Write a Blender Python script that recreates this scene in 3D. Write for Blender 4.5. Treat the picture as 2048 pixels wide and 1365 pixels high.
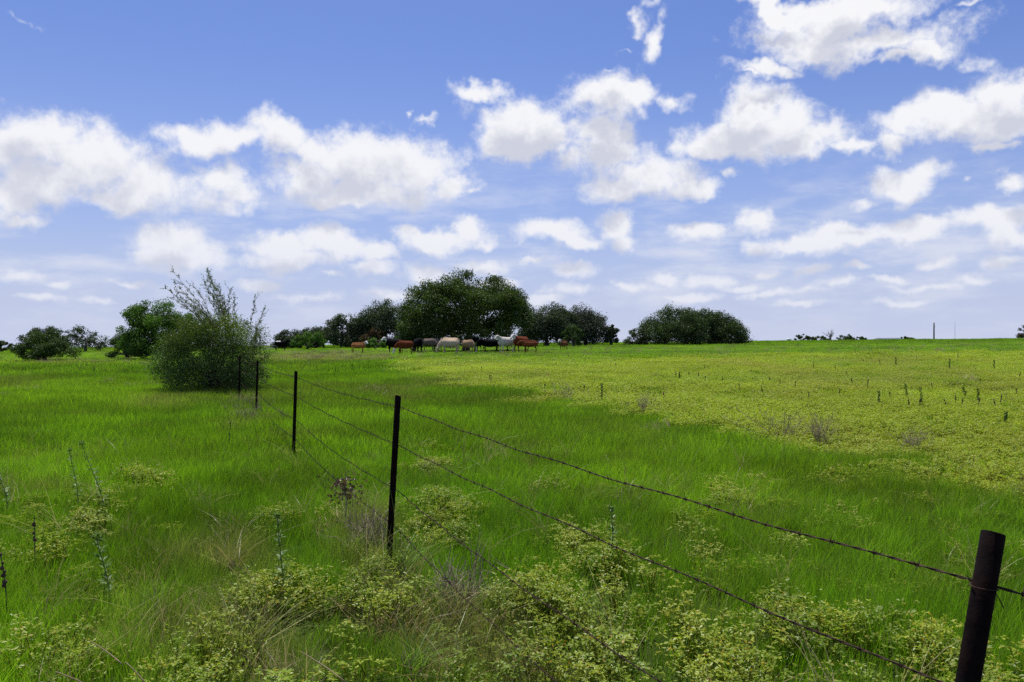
import bpy, bmesh, math, random
import numpy as np
from mathutils import Vector, Matrix, noise as mnoise

for o in list(bpy.data.objects):
    bpy.data.objects.remove(o, do_unlink=True)
S = bpy.context.scene
COL = S.collection
rng = np.random.default_rng(11)
R = math.radians

# ------------------------------------------------------------------ camera
F = 1593.0          # focal length in photograph pixels (28 mm on a 36 mm sensor)
CX, HY = 1024.0, 690.0   # image centre column, eye-level row
EYE = 1.65
cam_d = bpy.data.cameras.new('camera')
cam = bpy.data.objects.new('camera', cam_d)
COL.objects.link(cam)
cam_d.sensor_width = 36.0
cam_d.lens = 28.0
cam_d.shift_y = (HY - 682.5) / 2048.0
cam_d.clip_start = 0.05
cam_d.clip_end = 8000.0
cam.location = (0, 0, EYE)
cam.rotation_euler = (R(90), 0, 0)
S.camera = cam

# ------------------------------------------------------------------ exposure
S.view_settings.view_transform = 'Standard'
S.view_settings.look = 'None'
S.view_settings.gamma = 1.0
S.view_settings.exposure = 0.0
S.view_settings.use_curve_mapping = False
S.render.engine = 'CYCLES'
S.cycles.max_bounces = 4
S.cycles.diffuse_bounces = 2
S.cycles.transmission_bounces = 3
S.cycles.glossy_bounces = 2
S.cycles.use_denoising = False
S.cycles.sample_clamp_indirect = 6.0

# ------------------------------------------------------------------ sun
SUN_EL, SUN_AZ = R(69), R(-16)       # azimuth from straight ahead, to the left
sun_dir = Vector((math.sin(SUN_AZ) * math.cos(SUN_EL), math.cos(SUN_AZ) * math.cos(SUN_EL), math.sin(SUN_EL)))
sd = bpy.data.lights.new('sun', 'SUN')
sd.energy = 4.9
sd.angle = R(0.53)
sd.color = (1.0, 0.955, 0.88)
sun = bpy.data.objects.new('sun', sd)
COL.objects.link(sun)
sun.rotation_euler = (-sun_dir).to_track_quat('-Z', 'Y').to_euler()
sun.location = sun_dir * 60

# ------------------------------------------------------------------ world: Nishita sky + cumulus
class NT:
    """small helper for building node trees"""
    def __init__(s, tree): s.t = tree
    def n(s, typ, **kw):
        nd = s.t.nodes.new(typ)
        for k, v in kw.items(): setattr(nd, k, v)
        return nd
    def put(s, sock, v):
        if isinstance(v, bpy.types.NodeSocket): s.t.links.new(v, sock)
        elif v is not None: sock.default_value = v
    def m(s, op, a, b=None, c=None, clamp=False):
        nd = s.n('ShaderNodeMath', operation=op, use_clamp=clamp)
        for i, v in enumerate((a, b, c)): s.put(nd.inputs[i], v)
        return nd.outputs[0]
    def v(s, op, a, b=None, c=None):
        nd = s.n('ShaderNodeVectorMath', operation=op)
        for i, q in enumerate((a, b, c)):
            if q is not None: s.put(nd.inputs[i], q)
        return nd.outputs['Value'] if op in ('LENGTH', 'DOT_PRODUCT', 'DISTANCE') else nd.outputs[0]
    def noise(s, vec, scale, detail=4, rough=0.55, color=False):
        nd = s.n('ShaderNodeTexNoise')
        s.put(nd.inputs['Vector'], vec)
        nd.inputs['Scale'].default_value = scale
        nd.inputs['Detail'].default_value = detail
        nd.inputs['Roughness'].default_value = rough
        return nd.outputs['Color' if color else 0]
    def mix(s, f, a, b, mode='MIX'):
        nd = s.n('ShaderNodeMix', data_type='RGBA', blend_type=mode)
        s.put(nd.inputs['Factor'], f); s.put(nd.inputs['A'], a); s.put(nd.inputs['B'], b)
        return nd.outputs['Result']
    def step(s, x, a, b, lo=0.0, hi=1.0):
        nd = s.n('ShaderNodeMapRange', interpolation_type='SMOOTHSTEP')
        s.put(nd.inputs[0], x)
        for i, q in enumerate((a, b, lo, hi)): nd.inputs[i + 1].default_value = q
        return nd.outputs[0]

CLOUDS = [  # column, row, half-width, half-height in photograph pixels, weight: turned into sky angles
 (90,285,115,62,1),(10,300,60,50,1),(200,330,130,62,1),(300,372,72,55,1),(120,360,130,52,1),(240,392,120,30,1),(30,400,75,50,1),(40,445,75,18,.8),
 (425,360,70,48,1),(475,395,55,28,1),
 (370,265,78,32,1),(460,265,85,36,1),(560,280,58,44,1),(620,310,45,38,1),
 (700,322,120,55,1),(820,342,115,62,1),(620,360,85,42,1),(750,380,150,35,1),(900,372,52,30,1),(700,402,110,18,1),(948,385,34,14,.4),
 (850,240,50,17,.42),(814,223,20,15,.35),
 (970,182,56,24,1),(1040,248,105,52,1),(1010,288,75,32,1),(1090,270,52,38,1),
 (1200,205,80,50,1),(1275,200,50,32,.95),(1348,205,42,22,.8),(1200,270,80,38,1),(1220,312,105,42,1),(1290,350,125,38,1),(1230,378,65,28,1),(1390,380,60,15,1),
 (1262,30,34,42,.45),(1292,85,34,44,.62),(1225,100,30,16,.25),(1210,142,34,14,.2),
 (1560,8,90,22,1),(1700,20,175,46,1),(1640,72,135,52,1),(1780,92,155,42,1),(1540,132,75,20,1),(1860,112,90,28,1),(1942,20,44,22,.45),(1800,132,75,15,.9),(1500,150,44,14,.6),
 (1510,210,78,50,1),(1560,242,75,42,1),(1500,272,125,46,1),(1600,292,125,36,1),(1430,296,75,26,1),(1705,306,65,18,1),(1480,350,44,18,.5),
 (2015,180,75,48,1),(1900,236,115,42,1),(1995,240,105,52,1),(1840,240,75,30,1),(1800,282,42,26,.9),(1990,297,62,14,.9),
 (1800,362,78,30,1),(1842,350,42,24,1),(1720,405,50,18,.5),(2036,362,34,22,.9),(1940,367,24,14,.35),
 (340,480,74,36,1),(380,510,95,30,1),(300,510,52,22,.9),(560,490,64,30,1),(650,490,90,34,1),(600,522,115,24,1),(700,506,64,27,1),(742,516,60,20,.9),
 (880,478,80,26,1),(945,468,36,28,1),(830,460,32,16,.9),(962,490,36,15,.9),(1100,475,74,24,1),(1152,490,64,15,.9),(1240,452,36,32,1),(1256,485,32,24,.95),
 (1405,455,58,19,1),(1512,450,34,19,1),(1600,490,105,23,1),(1680,480,85,26,1),(1700,472,95,18,1),(1850,456,125,23,1),(1960,445,105,27,1),(2025,470,64,27,1),(1500,495,32,15,.9),
 (660,560,42,15,.8),(740,546,64,21,.85),(850,546,64,21,.85),(960,531,64,14,.85),(1150,550,64,19,.8),(1065,525,32,11,.8),(1330,548,37,13,.8),(1420,555,64,15,.75),(1525,545,37,11,.8),(1620,542,42,13,.8),(1720,540,32,10,.8),(1860,530,48,15,.8),(2000,522,64,17,.8),
 (40,555,64,17,.75),(120,575,32,11,.7),(200,610,52,11,.6),(1150,582,94,19,.7),(620,600,120,18,.6),(1550,585,160,14,.55),(1850,575,140,14,.55),(30,20,90,26,.32),
 (520,575,60,14,.75), (780,592,70,14,.75), (1000,565,60,13,.75), (1090,600,70,13,.75), (1260,570,55,13,.75), (1380,590,60,12,.75), (1480,570,50,11,.75), (1680,572,55,12,.75), (1780,560,45,12,.75), (1940,560,60,13,.75), (1600,610,70,11,.75), (1800,605,80,11,.75), (90,600,70,12,.75), (250,570,50,11,.75),
]
def sky_angles(px, py):
    u, w = (px - CX) / F, (HY - py) / F
    return math.atan(u), math.atan2(w, math.hypot(1, u))

W = bpy.data.worlds.new('World')
S.world = W
W.use_nodes = True
wt = W.node_tree
wt.nodes.clear()
N = NT(wt)
tc = N.n('ShaderNodeTexCoord')
D = N.v('NORMALIZE', tc.outputs['Generated'])
sx = N.n('ShaderNodeSeparateXYZ'); wt.links.new(D, sx.inputs[0])
sky = N.n('ShaderNodeTexSky', sky_type='NISHITA')
sky.sun_disc = False
sky.sun_elevation = SUN_EL
sky.sun_rotation = SUN_AZ
sky.altitude = 150
sky.air_density = 1.0
sky.dust_density = 1.4
sky.ozone_density = 2.2
SKY_STR = 0.10
az = N.m('ARCTAN2', sx.outputs[0], sx.outputs[1])
el = N.m('ARCSINE', sx.outputs[2])
cmb = N.n('ShaderNodeCombineXYZ'); wt.links.new(az, cmb.inputs[0]); wt.links.new(el, cmb.inputs[1])
P0 = cmb.outputs[0]
# the clear sky pales towards the horizon: summer humidity, with faint far-off cloud in it
skyc = N.v('MULTIPLY', sky.outputs[0], (SKY_STR * .68, SKY_STR * .81, SKY_STR * 1.24))
hz = N.step(el, -0.10, 0.40, 1.0, 0.0)
skyc = N.mix(N.m('MULTIPLY', hz, 0.86), skyc, (0.49, 0.57, 0.83, 1))
skyc = N.mix(N.step(el, -0.02, 0.17, 0.75, 0.0), skyc, (0.60, 0.65, 0.84, 1))
veil = N.noise(N.v('MULTIPLY', D, (7.0, 7.0, 26.0)), 1.0, 5, 0.6)
veil = N.m('MULTIPLY', N.step(veil, .42, .72), N.m('MULTIPLY', N.step(el, .0, .09, .35, 1.0), N.step(el, .10, .28, .78, .0)))
skyc = N.mix(veil, skyc, (0.74, 0.77, 0.88, 1))
# billow noises shared by all the clouds
nz = N.noise(D, 11.0, 4, 0.62, color=True)
warp = N.v('SUBTRACT', nz, (0.5, 0.5, 0.5))
amp = N.m('MULTIPLY_ADD', el, 0.22, 0.03)
wv = N.n('ShaderNodeVectorMath', operation='SCALE'); wt.links.new(warp, wv.inputs[0]); wt.links.new(amp, wv.inputs['Scale'])
P = N.v('ADD', P0, wv.outputs[0])
fb = N.m('SUBTRACT', N.noise(D, 20.0, 8, 0.68), 0.5)
fb2 = N.m('SUBTRACT', N.noise(N.v('ADD', D, (0.004, 0.0, 0.012)), 20.0, 5, 0.6), 0.5)
# free-running cumulus field for the rest of the sky, beyond the clouds laid out one by one
dz = N.m('ADD', N.m('MAXIMUM', sx.outputs[2], 0.03), 0.12)
cz = N.n('ShaderNodeCombineXYZ')
for i in range(3): N.put(cz.inputs[i], dz)
g1 = N.noise(N.v('DIVIDE', D, cz.outputs[0]), 1.5, 4, 0.55)
gen = N.m('MULTIPLY', N.m('SUBTRACT', g1, 0.57), 6.0)

def finish(Fv, F2):
    """density at a point and above it -> cloud cover and brightness -> background"""
    dens = N.m('MULTIPLY_ADD', fb, 2.1, Fv)
    hza = N.step(el, 0.0, 0.15, 0.58, 0.98)
    cov = N.m('MULTIPLY', N.step(dens, -0.22, 0.60), hza)
    shade = N.step(N.m('MULTIPLY_ADD', fb2, 2.4, F2), -0.05, 0.90)
    ccol = N.mix(shade, (0.95, 0.95, 0.97, 1), (0.62, 0.64, 0.73, 1))
    ccol = N.mix(N.m('MULTIPLY', hz, 0.45), ccol, (0.68, 0.71, 0.85, 1))
    out = N.mix(cov, skyc, ccol)
    bg = N.n('ShaderNodeBackground'); wt.links.new(out, bg.inputs[0])
    return bg.outputs[0]

def blob_group(lst):
    """node group: cloud density at a sky position, and a little above it"""
    g = bpy.data.node_groups.new('cloud_cell', 'ShaderNodeTree')
    g.interface.new_socket('P', in_out='INPUT', socket_type='NodeSocketVector')
    g.interface.new_socket('F', in_out='OUTPUT', socket_type='NodeSocketFloat')
    g.interface.new_socket('F above', in_out='OUTPUT', socket_type='NodeSocketFloat')
    q = NT(g)
    gi, go = q.n('NodeGroupInput'), q.n('NodeGroupOutput')
    for k, off in enumerate(((0, 0, 0), (0.002, 0.032, 0))):
        acc = None
        for (px, py, rx, ry, w) in lst:
            a, e = sky_angles(px, py)
            rxa = (sky_angles(px + rx, py)[0] - sky_angles(px - rx, py)[0]) / 2 * 1.10
            rya = (sky_angles(px, py - ry)[1] - sky_angles(px, py + ry)[1]) / 2 * 1.14
            d = q.v('LENGTH', q.v('MULTIPLY_ADD', gi.outputs[0], (1 / rxa, 1 / rya, 0), ((off[0] - a) / rxa, (off[1] - e) / rya, 0)))
            acc = q.m('SUBTRACT', w, d) if acc is None else q.m('SMOOTH_MAX', acc, q.m('SUBTRACT', w, d), 0.12)
        g.links.new(acc, go.inputs[k])
    return g

half = math.atan(1024 / F)
edges = np.linspace(-half - .05, half + .05, 9)
rows = (-0.03, 0.105, 0.24, 0.50)
win_el = N.step(el, 0.40, 0.47, 1.0, 0.0)          # above the highest cloud laid out
def cell(lo, hi, e0, e1, top):
    sub = []
    for b in CLOUDS:
        a0, a1 = sky_angles(b[0] - b[2] * 1.5, b[1])[0], sky_angles(b[0] + b[2] * 1.5, b[1])[0]
        b0, b1 = sky_angles(b[0], b[1] + b[3] * 1.6)[1], sky_angles(b[0], b[1] - b[3] * 1.6)[1]
        if a1 > lo - .03 and a0 < hi + .03 and b1 > e0 - .03 and b0 < e1 + .06: sub.append(b)
    gn = N.n('ShaderNodeGroup'); gn.node_tree = blob_group(sub or CLOUDS[:1])
    wt.links.new(P, gn.inputs[0])
    fa = gn.outputs[0]
    if top: fa = N.m('MAXIMUM', fa, N.m('MULTIPLY_ADD', win_el, -9.0, gen))
    return finish(fa, gn.outputs[1])
def either(cond, a_, b_):
    """b_ where cond is 1, else a_ (Cycles skips the branch it does not need)"""
    ms = N.n('ShaderNodeMixShader')
    wt.links.new(cond, ms.inputs[0]); wt.links.new(a_, ms.inputs[1]); wt.links.new(b_, ms.inputs[2])
    return ms.outputs[0]
def columns(i0, i1, j):
    if i1 - i0 == 1: return cell(float(edges[i0]), float(edges[i1]), rows[j], rows[j + 1], j == len(rows) - 2)
    k = (i0 + i1) // 2
    return either(N.m('GREATER_THAN', az, float(edges[k])), columns(i0, k, j), columns(k, i1, j))
NC = len(edges) - 1
lower = either(N.m('GREATER_THAN', el, rows[1]), columns(0, NC, 0), columns(0, NC, 1))
framed = either(N.m('GREATER_THAN', el, rows[2]), lower, columns(0, NC, 2))
inside = N.m('MULTIPLY', N.m('COMPARE', az, 0.0, float(edges[-1])), N.m('COMPARE', el, (rows[0] + rows[-1]) / 2, (rows[-1] - rows[0]) / 2))
branch = either(inside, finish(gen, gen), framed)
wo = N.n('ShaderNodeOutputWorld')
wt.links.new(branch, wo.inputs[0])
W.cycles.sampling_method = 'MANUAL'
W.cycles.sample_map_resolution = 512

# ------------------------------------------------------------------ numeric helpers
_tab = np.random.default_rng(5).random((256, 256))
def vnoise(x, y):
    x = np.asarray(x, float); y = np.asarray(y, float)
    xi, yi = np.floor(x).astype(int), np.floor(y).astype(int)
    fx, fy = x - xi, y - yi
    fx = fx * fx * (3 - 2 * fx); fy = fy * fy * (3 - 2 * fy)
    g = lambda a, b: _tab[a & 255, b & 255]
    return (g(xi, yi) * (1 - fx) * (1 - fy) + g(xi + 1, yi) * fx * (1 - fy) + g(xi, yi + 1) * (1 - fx) * fy + g(xi + 1, yi + 1) * fx * fy)
def fbm(x, y, o=4):
    s, a, t = 0, 1.0, 0
    for k in range(o):
        s = s + a * vnoise(x * 2 ** k + 17.3 * k, y * 2 ** k + 9.1 * k); t += a; a *= .55
    return s / t

_ky = np.array([-3000, -60, 6, 20, 72, 120, 190, 260, 500, 3200], float)
_kz = np.array([-1.0, 0, 0, .15, .88, 1.22, 1.72, 1.45, -1.8, -34], float)
def terrain(x, y):
    x = np.asarray(x, float); y = np.asarray(y, float)
    w = 1.5 + np.abs(y) * .06
    z = sum(np.interp(y + k * w, _ky, _kz) for k in (-1, -.5, 0, .5, 1)) / 5
    mult = np.clip(1 + 1.25 * x / (np.abs(y) + 30), .15, 2.0)
    h = np.maximum(z, 0) * mult + np.minimum(z, 0)
    amp = np.clip((np.hypot(x, y) - 1) / 6, 0, 1)
    h = h + amp * (.10 * (fbm(x / 3.1 + 40, y / 3.1, 2) - .5) + .20 * (fbm(x / 13, y / 13 + 7, 2) - .5))
    return h
def tz(x, y): return float(terrain(x, y))
def ground_at(px, py, lift=0.0):
    """where a photograph pixel's line of sight meets the ground (raised by lift)"""
    ys = np.concatenate([np.arange(1.5, 60, .05), np.arange(60, 400, .4)])
    xs = (px - CX) / F * ys
    zs = EYE + (HY - py) / F * ys
    hit = np.nonzero(zs <= terrain(xs, ys) + lift)[0]
    k = hit[0] if len(hit) else len(ys) - 1
    return float(xs[k]), float(ys[k])
def project(x, y, z): return CX + F * x / y, HY - F * (z - EYE) / y

# ------------------------------------------------------------------ object helpers
def tag(o, label=None, cat=None, group=None, kind=None):
    if label: o['label'] = label
    if cat: o['category'] = cat
    if group: o['group'] = group
    if kind: o['kind'] = kind
    return o
def empty(name, loc, rz=0.0):
    o = bpy.data.objects.new(name, None)
    COL.objects.link(o); o.location = loc; o.rotation_euler = (0, 0, rz)
    o.empty_display_size = .2
    return o
def link(name, me, mat, parent=None):
    o = bpy.data.objects.new(name, me)
    COL.objects.link(o)
    if mat is not None and not me.materials: me.materials.append(mat)
    if parent is not None: o.parent = parent
    return o
def mesh_np(name, V, faces, col=None, smooth=False):
    """faces: list of int arrays (k,3) or (k,4)"""
    me = bpy.data.meshes.new(name)
    V = np.ascontiguousarray(V, np.float32)
    me.vertices.add(len(V)); me.vertices.foreach_set('co', V.ravel())
    faces = [np.asarray(f, np.int32) for f in faces if len(f)]
    nl = sum(f.size for f in faces); nf = sum(len(f) for f in faces)
    me.loops.add(nl); me.polygons.add(nf)
    me.loops.foreach_set('vertex_index', np.concatenate([f.ravel() for f in faces]))
    ln = np.concatenate([np.full(len(f), f.shape[1], np.int32) for f in faces])
    me.polygons.foreach_set('loop_start', np.concatenate([[0], np.cumsum(ln)[:-1]]).astype(np.int32))
    if smooth: me.polygons.foreach_set('use_smooth', np.ones(nf, bool))
    if col is not None:
        a = me.attributes.new('col', 'FLOAT_COLOR', 'POINT')
        c = np.ones((len(V), 4), np.float32); c[:, :3] = col
        a.data.foreach_set('color', c.ravel())
    me.update(calc_edges=True); me.validate()
    return me
class MB:
    """collects shapes into one mesh"""
    def __init__(s): s.V = []; s.T = []; s.Q = []; s.C = []; s.n = 0
    def add(s, V, T=None, Q=None, C=None):
        V = np.asarray(V, float)
        s.V.append(V)
        if T is not None and len(T): s.T.append(np.asarray(T) + s.n)
        if Q is not None and len(Q): s.Q.append(np.asarray(Q) + s.n)
        s.C.append(np.broadcast_to(np.asarray(C if C is not None else (1, 1, 1), float), (len(V), 3)))
        s.n += len(V)
    def tube(s, pts, rad, seg=6, C=None, cap=True, squash=None):
        pts = np.asarray(pts, float); k = len(pts)
        rad = np.broadcast_to(np.asarray(rad, float), (k,))
        t = np.gradient(pts, axis=0); t /= np.linalg.norm(t, axis=1, keepdims=True) + 1e-9
        ref = np.array([0, 0, 1.0]) if abs(t[:, 2]).mean() < .8 else np.array([0, 1.0, 0])
        a = np.cross(t, ref); a /= np.linalg.norm(a, axis=1, keepdims=True) + 1e-9
        b = np.cross(a, t)
        th = np.arange(seg) / seg * 2 * math.pi
        ca, sb = np.cos(th), np.sin(th)
        V = pts[:, None] + rad[:, None, None] * (a[:, None] * ca[None, :, None] + b[:, None] * sb[None, :, None])
        V = V.reshape(-1, 3)
        i = np.arange(k - 1)[:, None] * seg; j = np.arange(seg)[None]
        Q = np.stack([i + j, i + (j + 1) % seg, i + seg + (j + 1) % seg, i + seg + j], -1).reshape(-1, 4)
        T = []
        if cap:
            V = np.vstack([V, pts[0], pts[-1]]); c0, c1 = k * seg, k * seg + 1
            jj = np.arange(seg)
            T = np.vstack([np.stack([np.full(seg, c0), (jj + 1) % seg, jj], 1), np.stack([np.full(seg, c1), (k - 1) * seg + jj, (k - 1) * seg + (jj + 1) % seg], 1)])
        s.add(V, T, Q, C)
    def box(s, lo, hi, C=None):
        x0, y0, z0 = lo; x1, y1, z1 = hi
        V = [(x0, y0, z0), (x1, y0, z0), (x1, y1, z0), (x0, y1, z0), (x0, y0, z1), (x1, y0, z1), (x1, y1, z1), (x0, y1, z1)]
        s.add(V, None, [(0, 3, 2, 1), (4, 5, 6, 7), (0, 1, 5, 4), (1, 2, 6, 5), (2, 3, 7, 6), (3, 0, 4, 7)], C)
    def leaves(s, c, t, n, L, Wd, C, fold=0.0):
        """diamond leaves: centre, long axis, normal, length, width"""
        t = t / (np.linalg.norm(t, axis=1, keepdims=True) + 1e-9)
        sd_ = np.cross(t, n); sd_ /= np.linalg.norm(sd_, axis=1, keepdims=True) + 1e-9
        L = np.broadcast_to(np.asarray(L, float), (len(c),))[:, None]; Wd = np.broadcast_to(np.asarray(Wd, float), (len(c),))[:, None]
        up = np.cross(sd_, t)
        V = np.stack([c - t * L / 2, c + sd_ * Wd / 2 + up * fold * Wd + t * L * .06, c + t * L / 2, c - sd_ * Wd / 2 + up * fold * Wd + t * L * .06], 1).reshape(-1, 3)
        i = np.arange(len(c))[:, None] * 4
        C = np.broadcast_to(np.asarray(C, float), (len(c), 3))
        s.add(V, np.vstack([i + np.array([[0, 1, 2]]), i + np.array([[0, 2, 3]])]), None, np.repeat(C, 4, 0))
    def mesh(s, name, smooth=False):
        f = []
        if s.T: f.append(np.vstack(s.T))
        if s.Q: f.append(np.vstack(s.Q))
        return mesh_np(name, np.vstack(s.V), f, np.vstack(s.C), smooth)
    def build(s, name, mat, parent=None, smooth=False):
        return link(name, s.mesh(name, smooth), mat, parent)
def unit(n, r=rng):
    v = r.normal(size=(n, 3)); return v / np.linalg.norm(v, axis=1, keepdims=True)

# ------------------------------------------------------------------ materials
def material(name):
    m = bpy.data.materials.new(name); m.use_nodes = True
    m.node_tree.nodes.clear()
    q = NT(m.node_tree)
    q.out = q.n('ShaderNodeOutputMaterial')
    return m, q
def leaf_material(name, attr='col', trans=0.45, instancer=False, gloss=0.05, rough=0.4, tcol=(1.05, 1.25, .55)):
    m, q = material(name)
    a = q.n('ShaderNodeAttribute', attribute_name='col')
    c = a.outputs['Color']
    if instancer:
        b = q.n('ShaderNodeAttribute', attribute_name='tint', attribute_type='INSTANCER')
        c = q.mix(1.0, c, b.outputs['Color'], 'MULTIPLY')
    df = q.n('ShaderNodeBsdfDiffuse'); q.put(df.inputs[0], c)
    tr = q.n('ShaderNodeBsdfTranslucent'); q.put(tr.inputs[0], q.mix(1.0, c, (*tcol, 1), 'MULTIPLY'))
    mx = q.n('ShaderNodeMixShader'); mx.inputs[0].default_value = trans
    q.put(mx.inputs[1], df.outputs[0]); q.put(mx.inputs[2], tr.outputs[0])
    gl = q.n('ShaderNodeBsdfGlossy'); gl.inputs['Roughness'].default_value = rough
    gl.inputs[0].default_value = (.9, .95, .9, 1)
    m2 = q.n('ShaderNodeMixShader'); m2.inputs[0].default_value = gloss
    q.put(m2.inputs[1], mx.outputs[0]); q.put(m2.inputs[2], gl.outputs[0])
    q.put(q.out.inputs[0], m2.outputs[0])
    return m
def rough_material(name, c1, c2, scale=8.0, rough=.85, detail=6, metal=0.0, bump=0.0, attr=False, c3=None, spec=.25):
    m, q = material(name)
    co = q.n('ShaderNodeTexCoord')
    nz_ = q.noise(co.outputs['Object'], scale, detail, .62)
    c = q.mix(q.step(nz_, .35, .66), (*c1, 1), (*c2, 1))
    if c3: c = q.mix(q.step(q.noise(co.outputs['Object'], scale * .37, 4), .56, .66), c, (*c3, 1))
    if attr:
        a = q.n('ShaderNodeAttribute', attribute_name='col')
        c = q.mix(1.0, c, a.outputs['Color'], 'MULTIPLY')
    p = q.n('ShaderNodeBsdfPrincipled')
    q.put(p.inputs['Base Color'], c); p.inputs['Roughness'].default_value = rough; p.inputs['Metallic'].default_value = metal
    p.inputs['Specular IOR Level'].default_value = spec
    if bump:
        bn = q.n('ShaderNodeBump'); bn.inputs['Strength'].default_value = bump; bn.inputs['Distance'].default_value = .02
        q.put(bn.inputs['Height'], nz_); q.put(p.inputs['Normal'], bn.outputs[0])
    q.put(q.out.inputs[0], p.outputs[0])
    return m
M_TREE = leaf_material('oak_leaf', trans=.30, gloss=.018, rough=.5)
M_SHRUB = leaf_material('shrub_leaf', trans=.38, gloss=.02, rough=.45)
M_GRASS = leaf_material('grass_blade', trans=.52, instancer=True, gloss=.015, rough=.5)
M_WEED = leaf_material('weed_leaf', trans=.45, instancer=True, gloss=.018, rough=.40, tcol=(1.05, 1.15, .5))
M_DRY = leaf_material('dry_blade', trans=.35, instancer=True, gloss=.03, tcol=(1, 1, .9))
M_BARK = rough_material('bark', (.05, .042, .035), (.11, .095, .08), 9, .95, bump=.6)
M_DEADWOOD = rough_material('dead_wood', (.13, .11, .10), (.22, .19, .17), 9, .95, bump=.5)
M_TWIG = rough_material('dry_twig', (.20, .155, .10), (.34, .28, .185), 14, .95)
M_POST = rough_material('rusted_pipe', (.005, .003, .003), (.013, .006, .005), 22, .85, bump=.25, c3=(.009, .006, .006), spec=.06)
M_WIRE = rough_material('rusted_wire', (.025, .013, .010), (.075, .042, .030), 60, .7, spec=.12)
M_COAT = rough_material('hide', (.82, .82, .82), (1, 1, 1), 7, .85, attr=True, spec=.08)
M_STEM = leaf_material('weed_stem', trans=.15, gloss=.04, tcol=(1, 1, .8))
M_SEED = rough_material('seed_head', (.045, .028, .018), (.11, .07, .045), 30, .95)
M_GALV = rough_material('galvanised_pipe', (.30, .29, .27), (.44, .42, .39), 12, .5, metal=.6)
M_POLE = rough_material('weathered_pole', (.10, .085, .075), (.17, .15, .13), 5, .95)
M_TANK = rough_material('white_tank', (.78, .78, .76), (.84, .84, .83), 3, .35)
M_WALL = rough_material('barn_wall', (.23, .26, .28), (.29, .32, .34), 2, .7)
M_ROOF = rough_material('barn_roof', (.15, .19, .22), (.20, .24, .27), 1.5, .9)

# ------------------------------------------------------------------ zones of the pasture (on the ground)
YP = [(770, 728), (830, 738), (880, 750), (960, 768), (1060, 790), (1170, 805), (1300, 826), (1420, 846), (1530, 868), (1650, 900), (1780, 925), (1900, 945),
      (2048, 972), (2500, 1040), (3200, 1040), (3200, 697), (2300, 700), (2048, 703), (1900, 704), (1700, 707), (1500, 710), (1240, 713), (1100, 713), (900, 717), (800, 722)]
YP = np.array(YP, float)
def in_poly(px, py, poly):
    r = np.zeros(px.shape, bool); j = len(poly) - 1
    for i in range(len(poly)):
        xi, yi = poly[i]; xj, yj = poly[j]
        r ^= ((yi > py) != (yj > py)) & (px < (xj - xi) * (py - yi) / (yj - yi + 1e-9) + xi)
        j = i
    return r
BROAD = [(620, 1200, 150, 70, 1), (480, 1330, 260, 60, 1), (800, 1190, 90, 60, .8), (1150, 1150, 170, 75, 1), (1250, 1090, 230, 40, .7), (1300, 1250, 270, 95, 1), (1050, 1330, 150, 60, .8),
         (1750, 1290, 290, 95, .9), (1600, 1200, 130, 45, .5), (1450, 1340, 220, 45, 1), (2010, 1320, 120, 70, .8), (1150, 1060, 90, 30, .6), (1330, 1055, 80, 30, .7), (1800, 985, 160, 25, .35), (1480, 955, 70, 18, .4),
         (320, 950, 60, 25, .7), (170, 1015, 60, 25, .6), (130, 1255, 150, 60, .55), (330, 1310, 130, 45, .8), (600, 1010, 100, 40, .5), (880, 1020, 80, 30, .6), (60, 1060, 60, 30, .5), (900, 1340, 120, 40, .7), (30, 1340, 100, 40, .6),
         (1060, 965, 50, 16, .5), (700, 1130, 100, 40, .7), (1700, 1230, 200, 40, .5), (850, 900, 60, 18, .3)]
DRY = [(110, 960, 80, 32, .8), (430, 1090, 120, 65, .8), (480, 1250, 140, 90, .7), (900, 1200, 130, 80, 1), (730, 1040, 70, 60, .9), (690, 985, 45, 40, .7), (15, 965, 40, 35, .7), (310, 800, 70, 14, .8), (640, 712, 160, 9, .9),
       (850, 762, 70, 10, .8), (140, 722, 140, 7, .7), (770, 775, 60, 8, .6), (1000, 1280, 110, 90, .7), (760, 1120, 60, 50, .8), (1060, 870, 50, 20, .3), (490, 815, 30, 25, .6), (600, 860, 60, 16, .35), (30, 760, 50, 10, .5),
       (240, 690, 200, 12, .4), (300, 1230, 90, 60, .35), (1560, 860, 70, 20, .5), (1300, 815, 50, 12, .5), (1120, 790, 40, 10, .5)]
def ell(px, py, lst):
    r = np.zeros(px.shape)
    for (cx, cy, rx, ry, w) in lst:
        r = np.maximum(r, w * np.clip(1.35 - np.hypot((px - cx) / rx, (py - cy) / ry), 0, 1))
    return r
def zones(x, y):
    """for ground points: yellow field (0/1), broadleaf density, dry density"""
    yy = np.maximum(y, 1.2)
    z = terrain(x, y) + .22
    px, py = project(x, yy, z)
    j = 1 + .0 * x
    px2 = px + 60 * (fbm(x / 1.1 + 3, y / 1.1, 3) - .5) * np.clip(14 / yy, .4, 1.5) * 2
    py2 = py + 44 * (fbm(x / 1.3 + 90, y / 1.3, 3) - .5) * np.clip(14 / yy, .12, 1.5) * 2
    yel = in_poly(px2, py2, YP) & (y > 3)
    return yel, ell(px2, py2, BROAD) * (y > 1.5), ell(px2, py2, DRY) * (y > 1.5)

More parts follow.
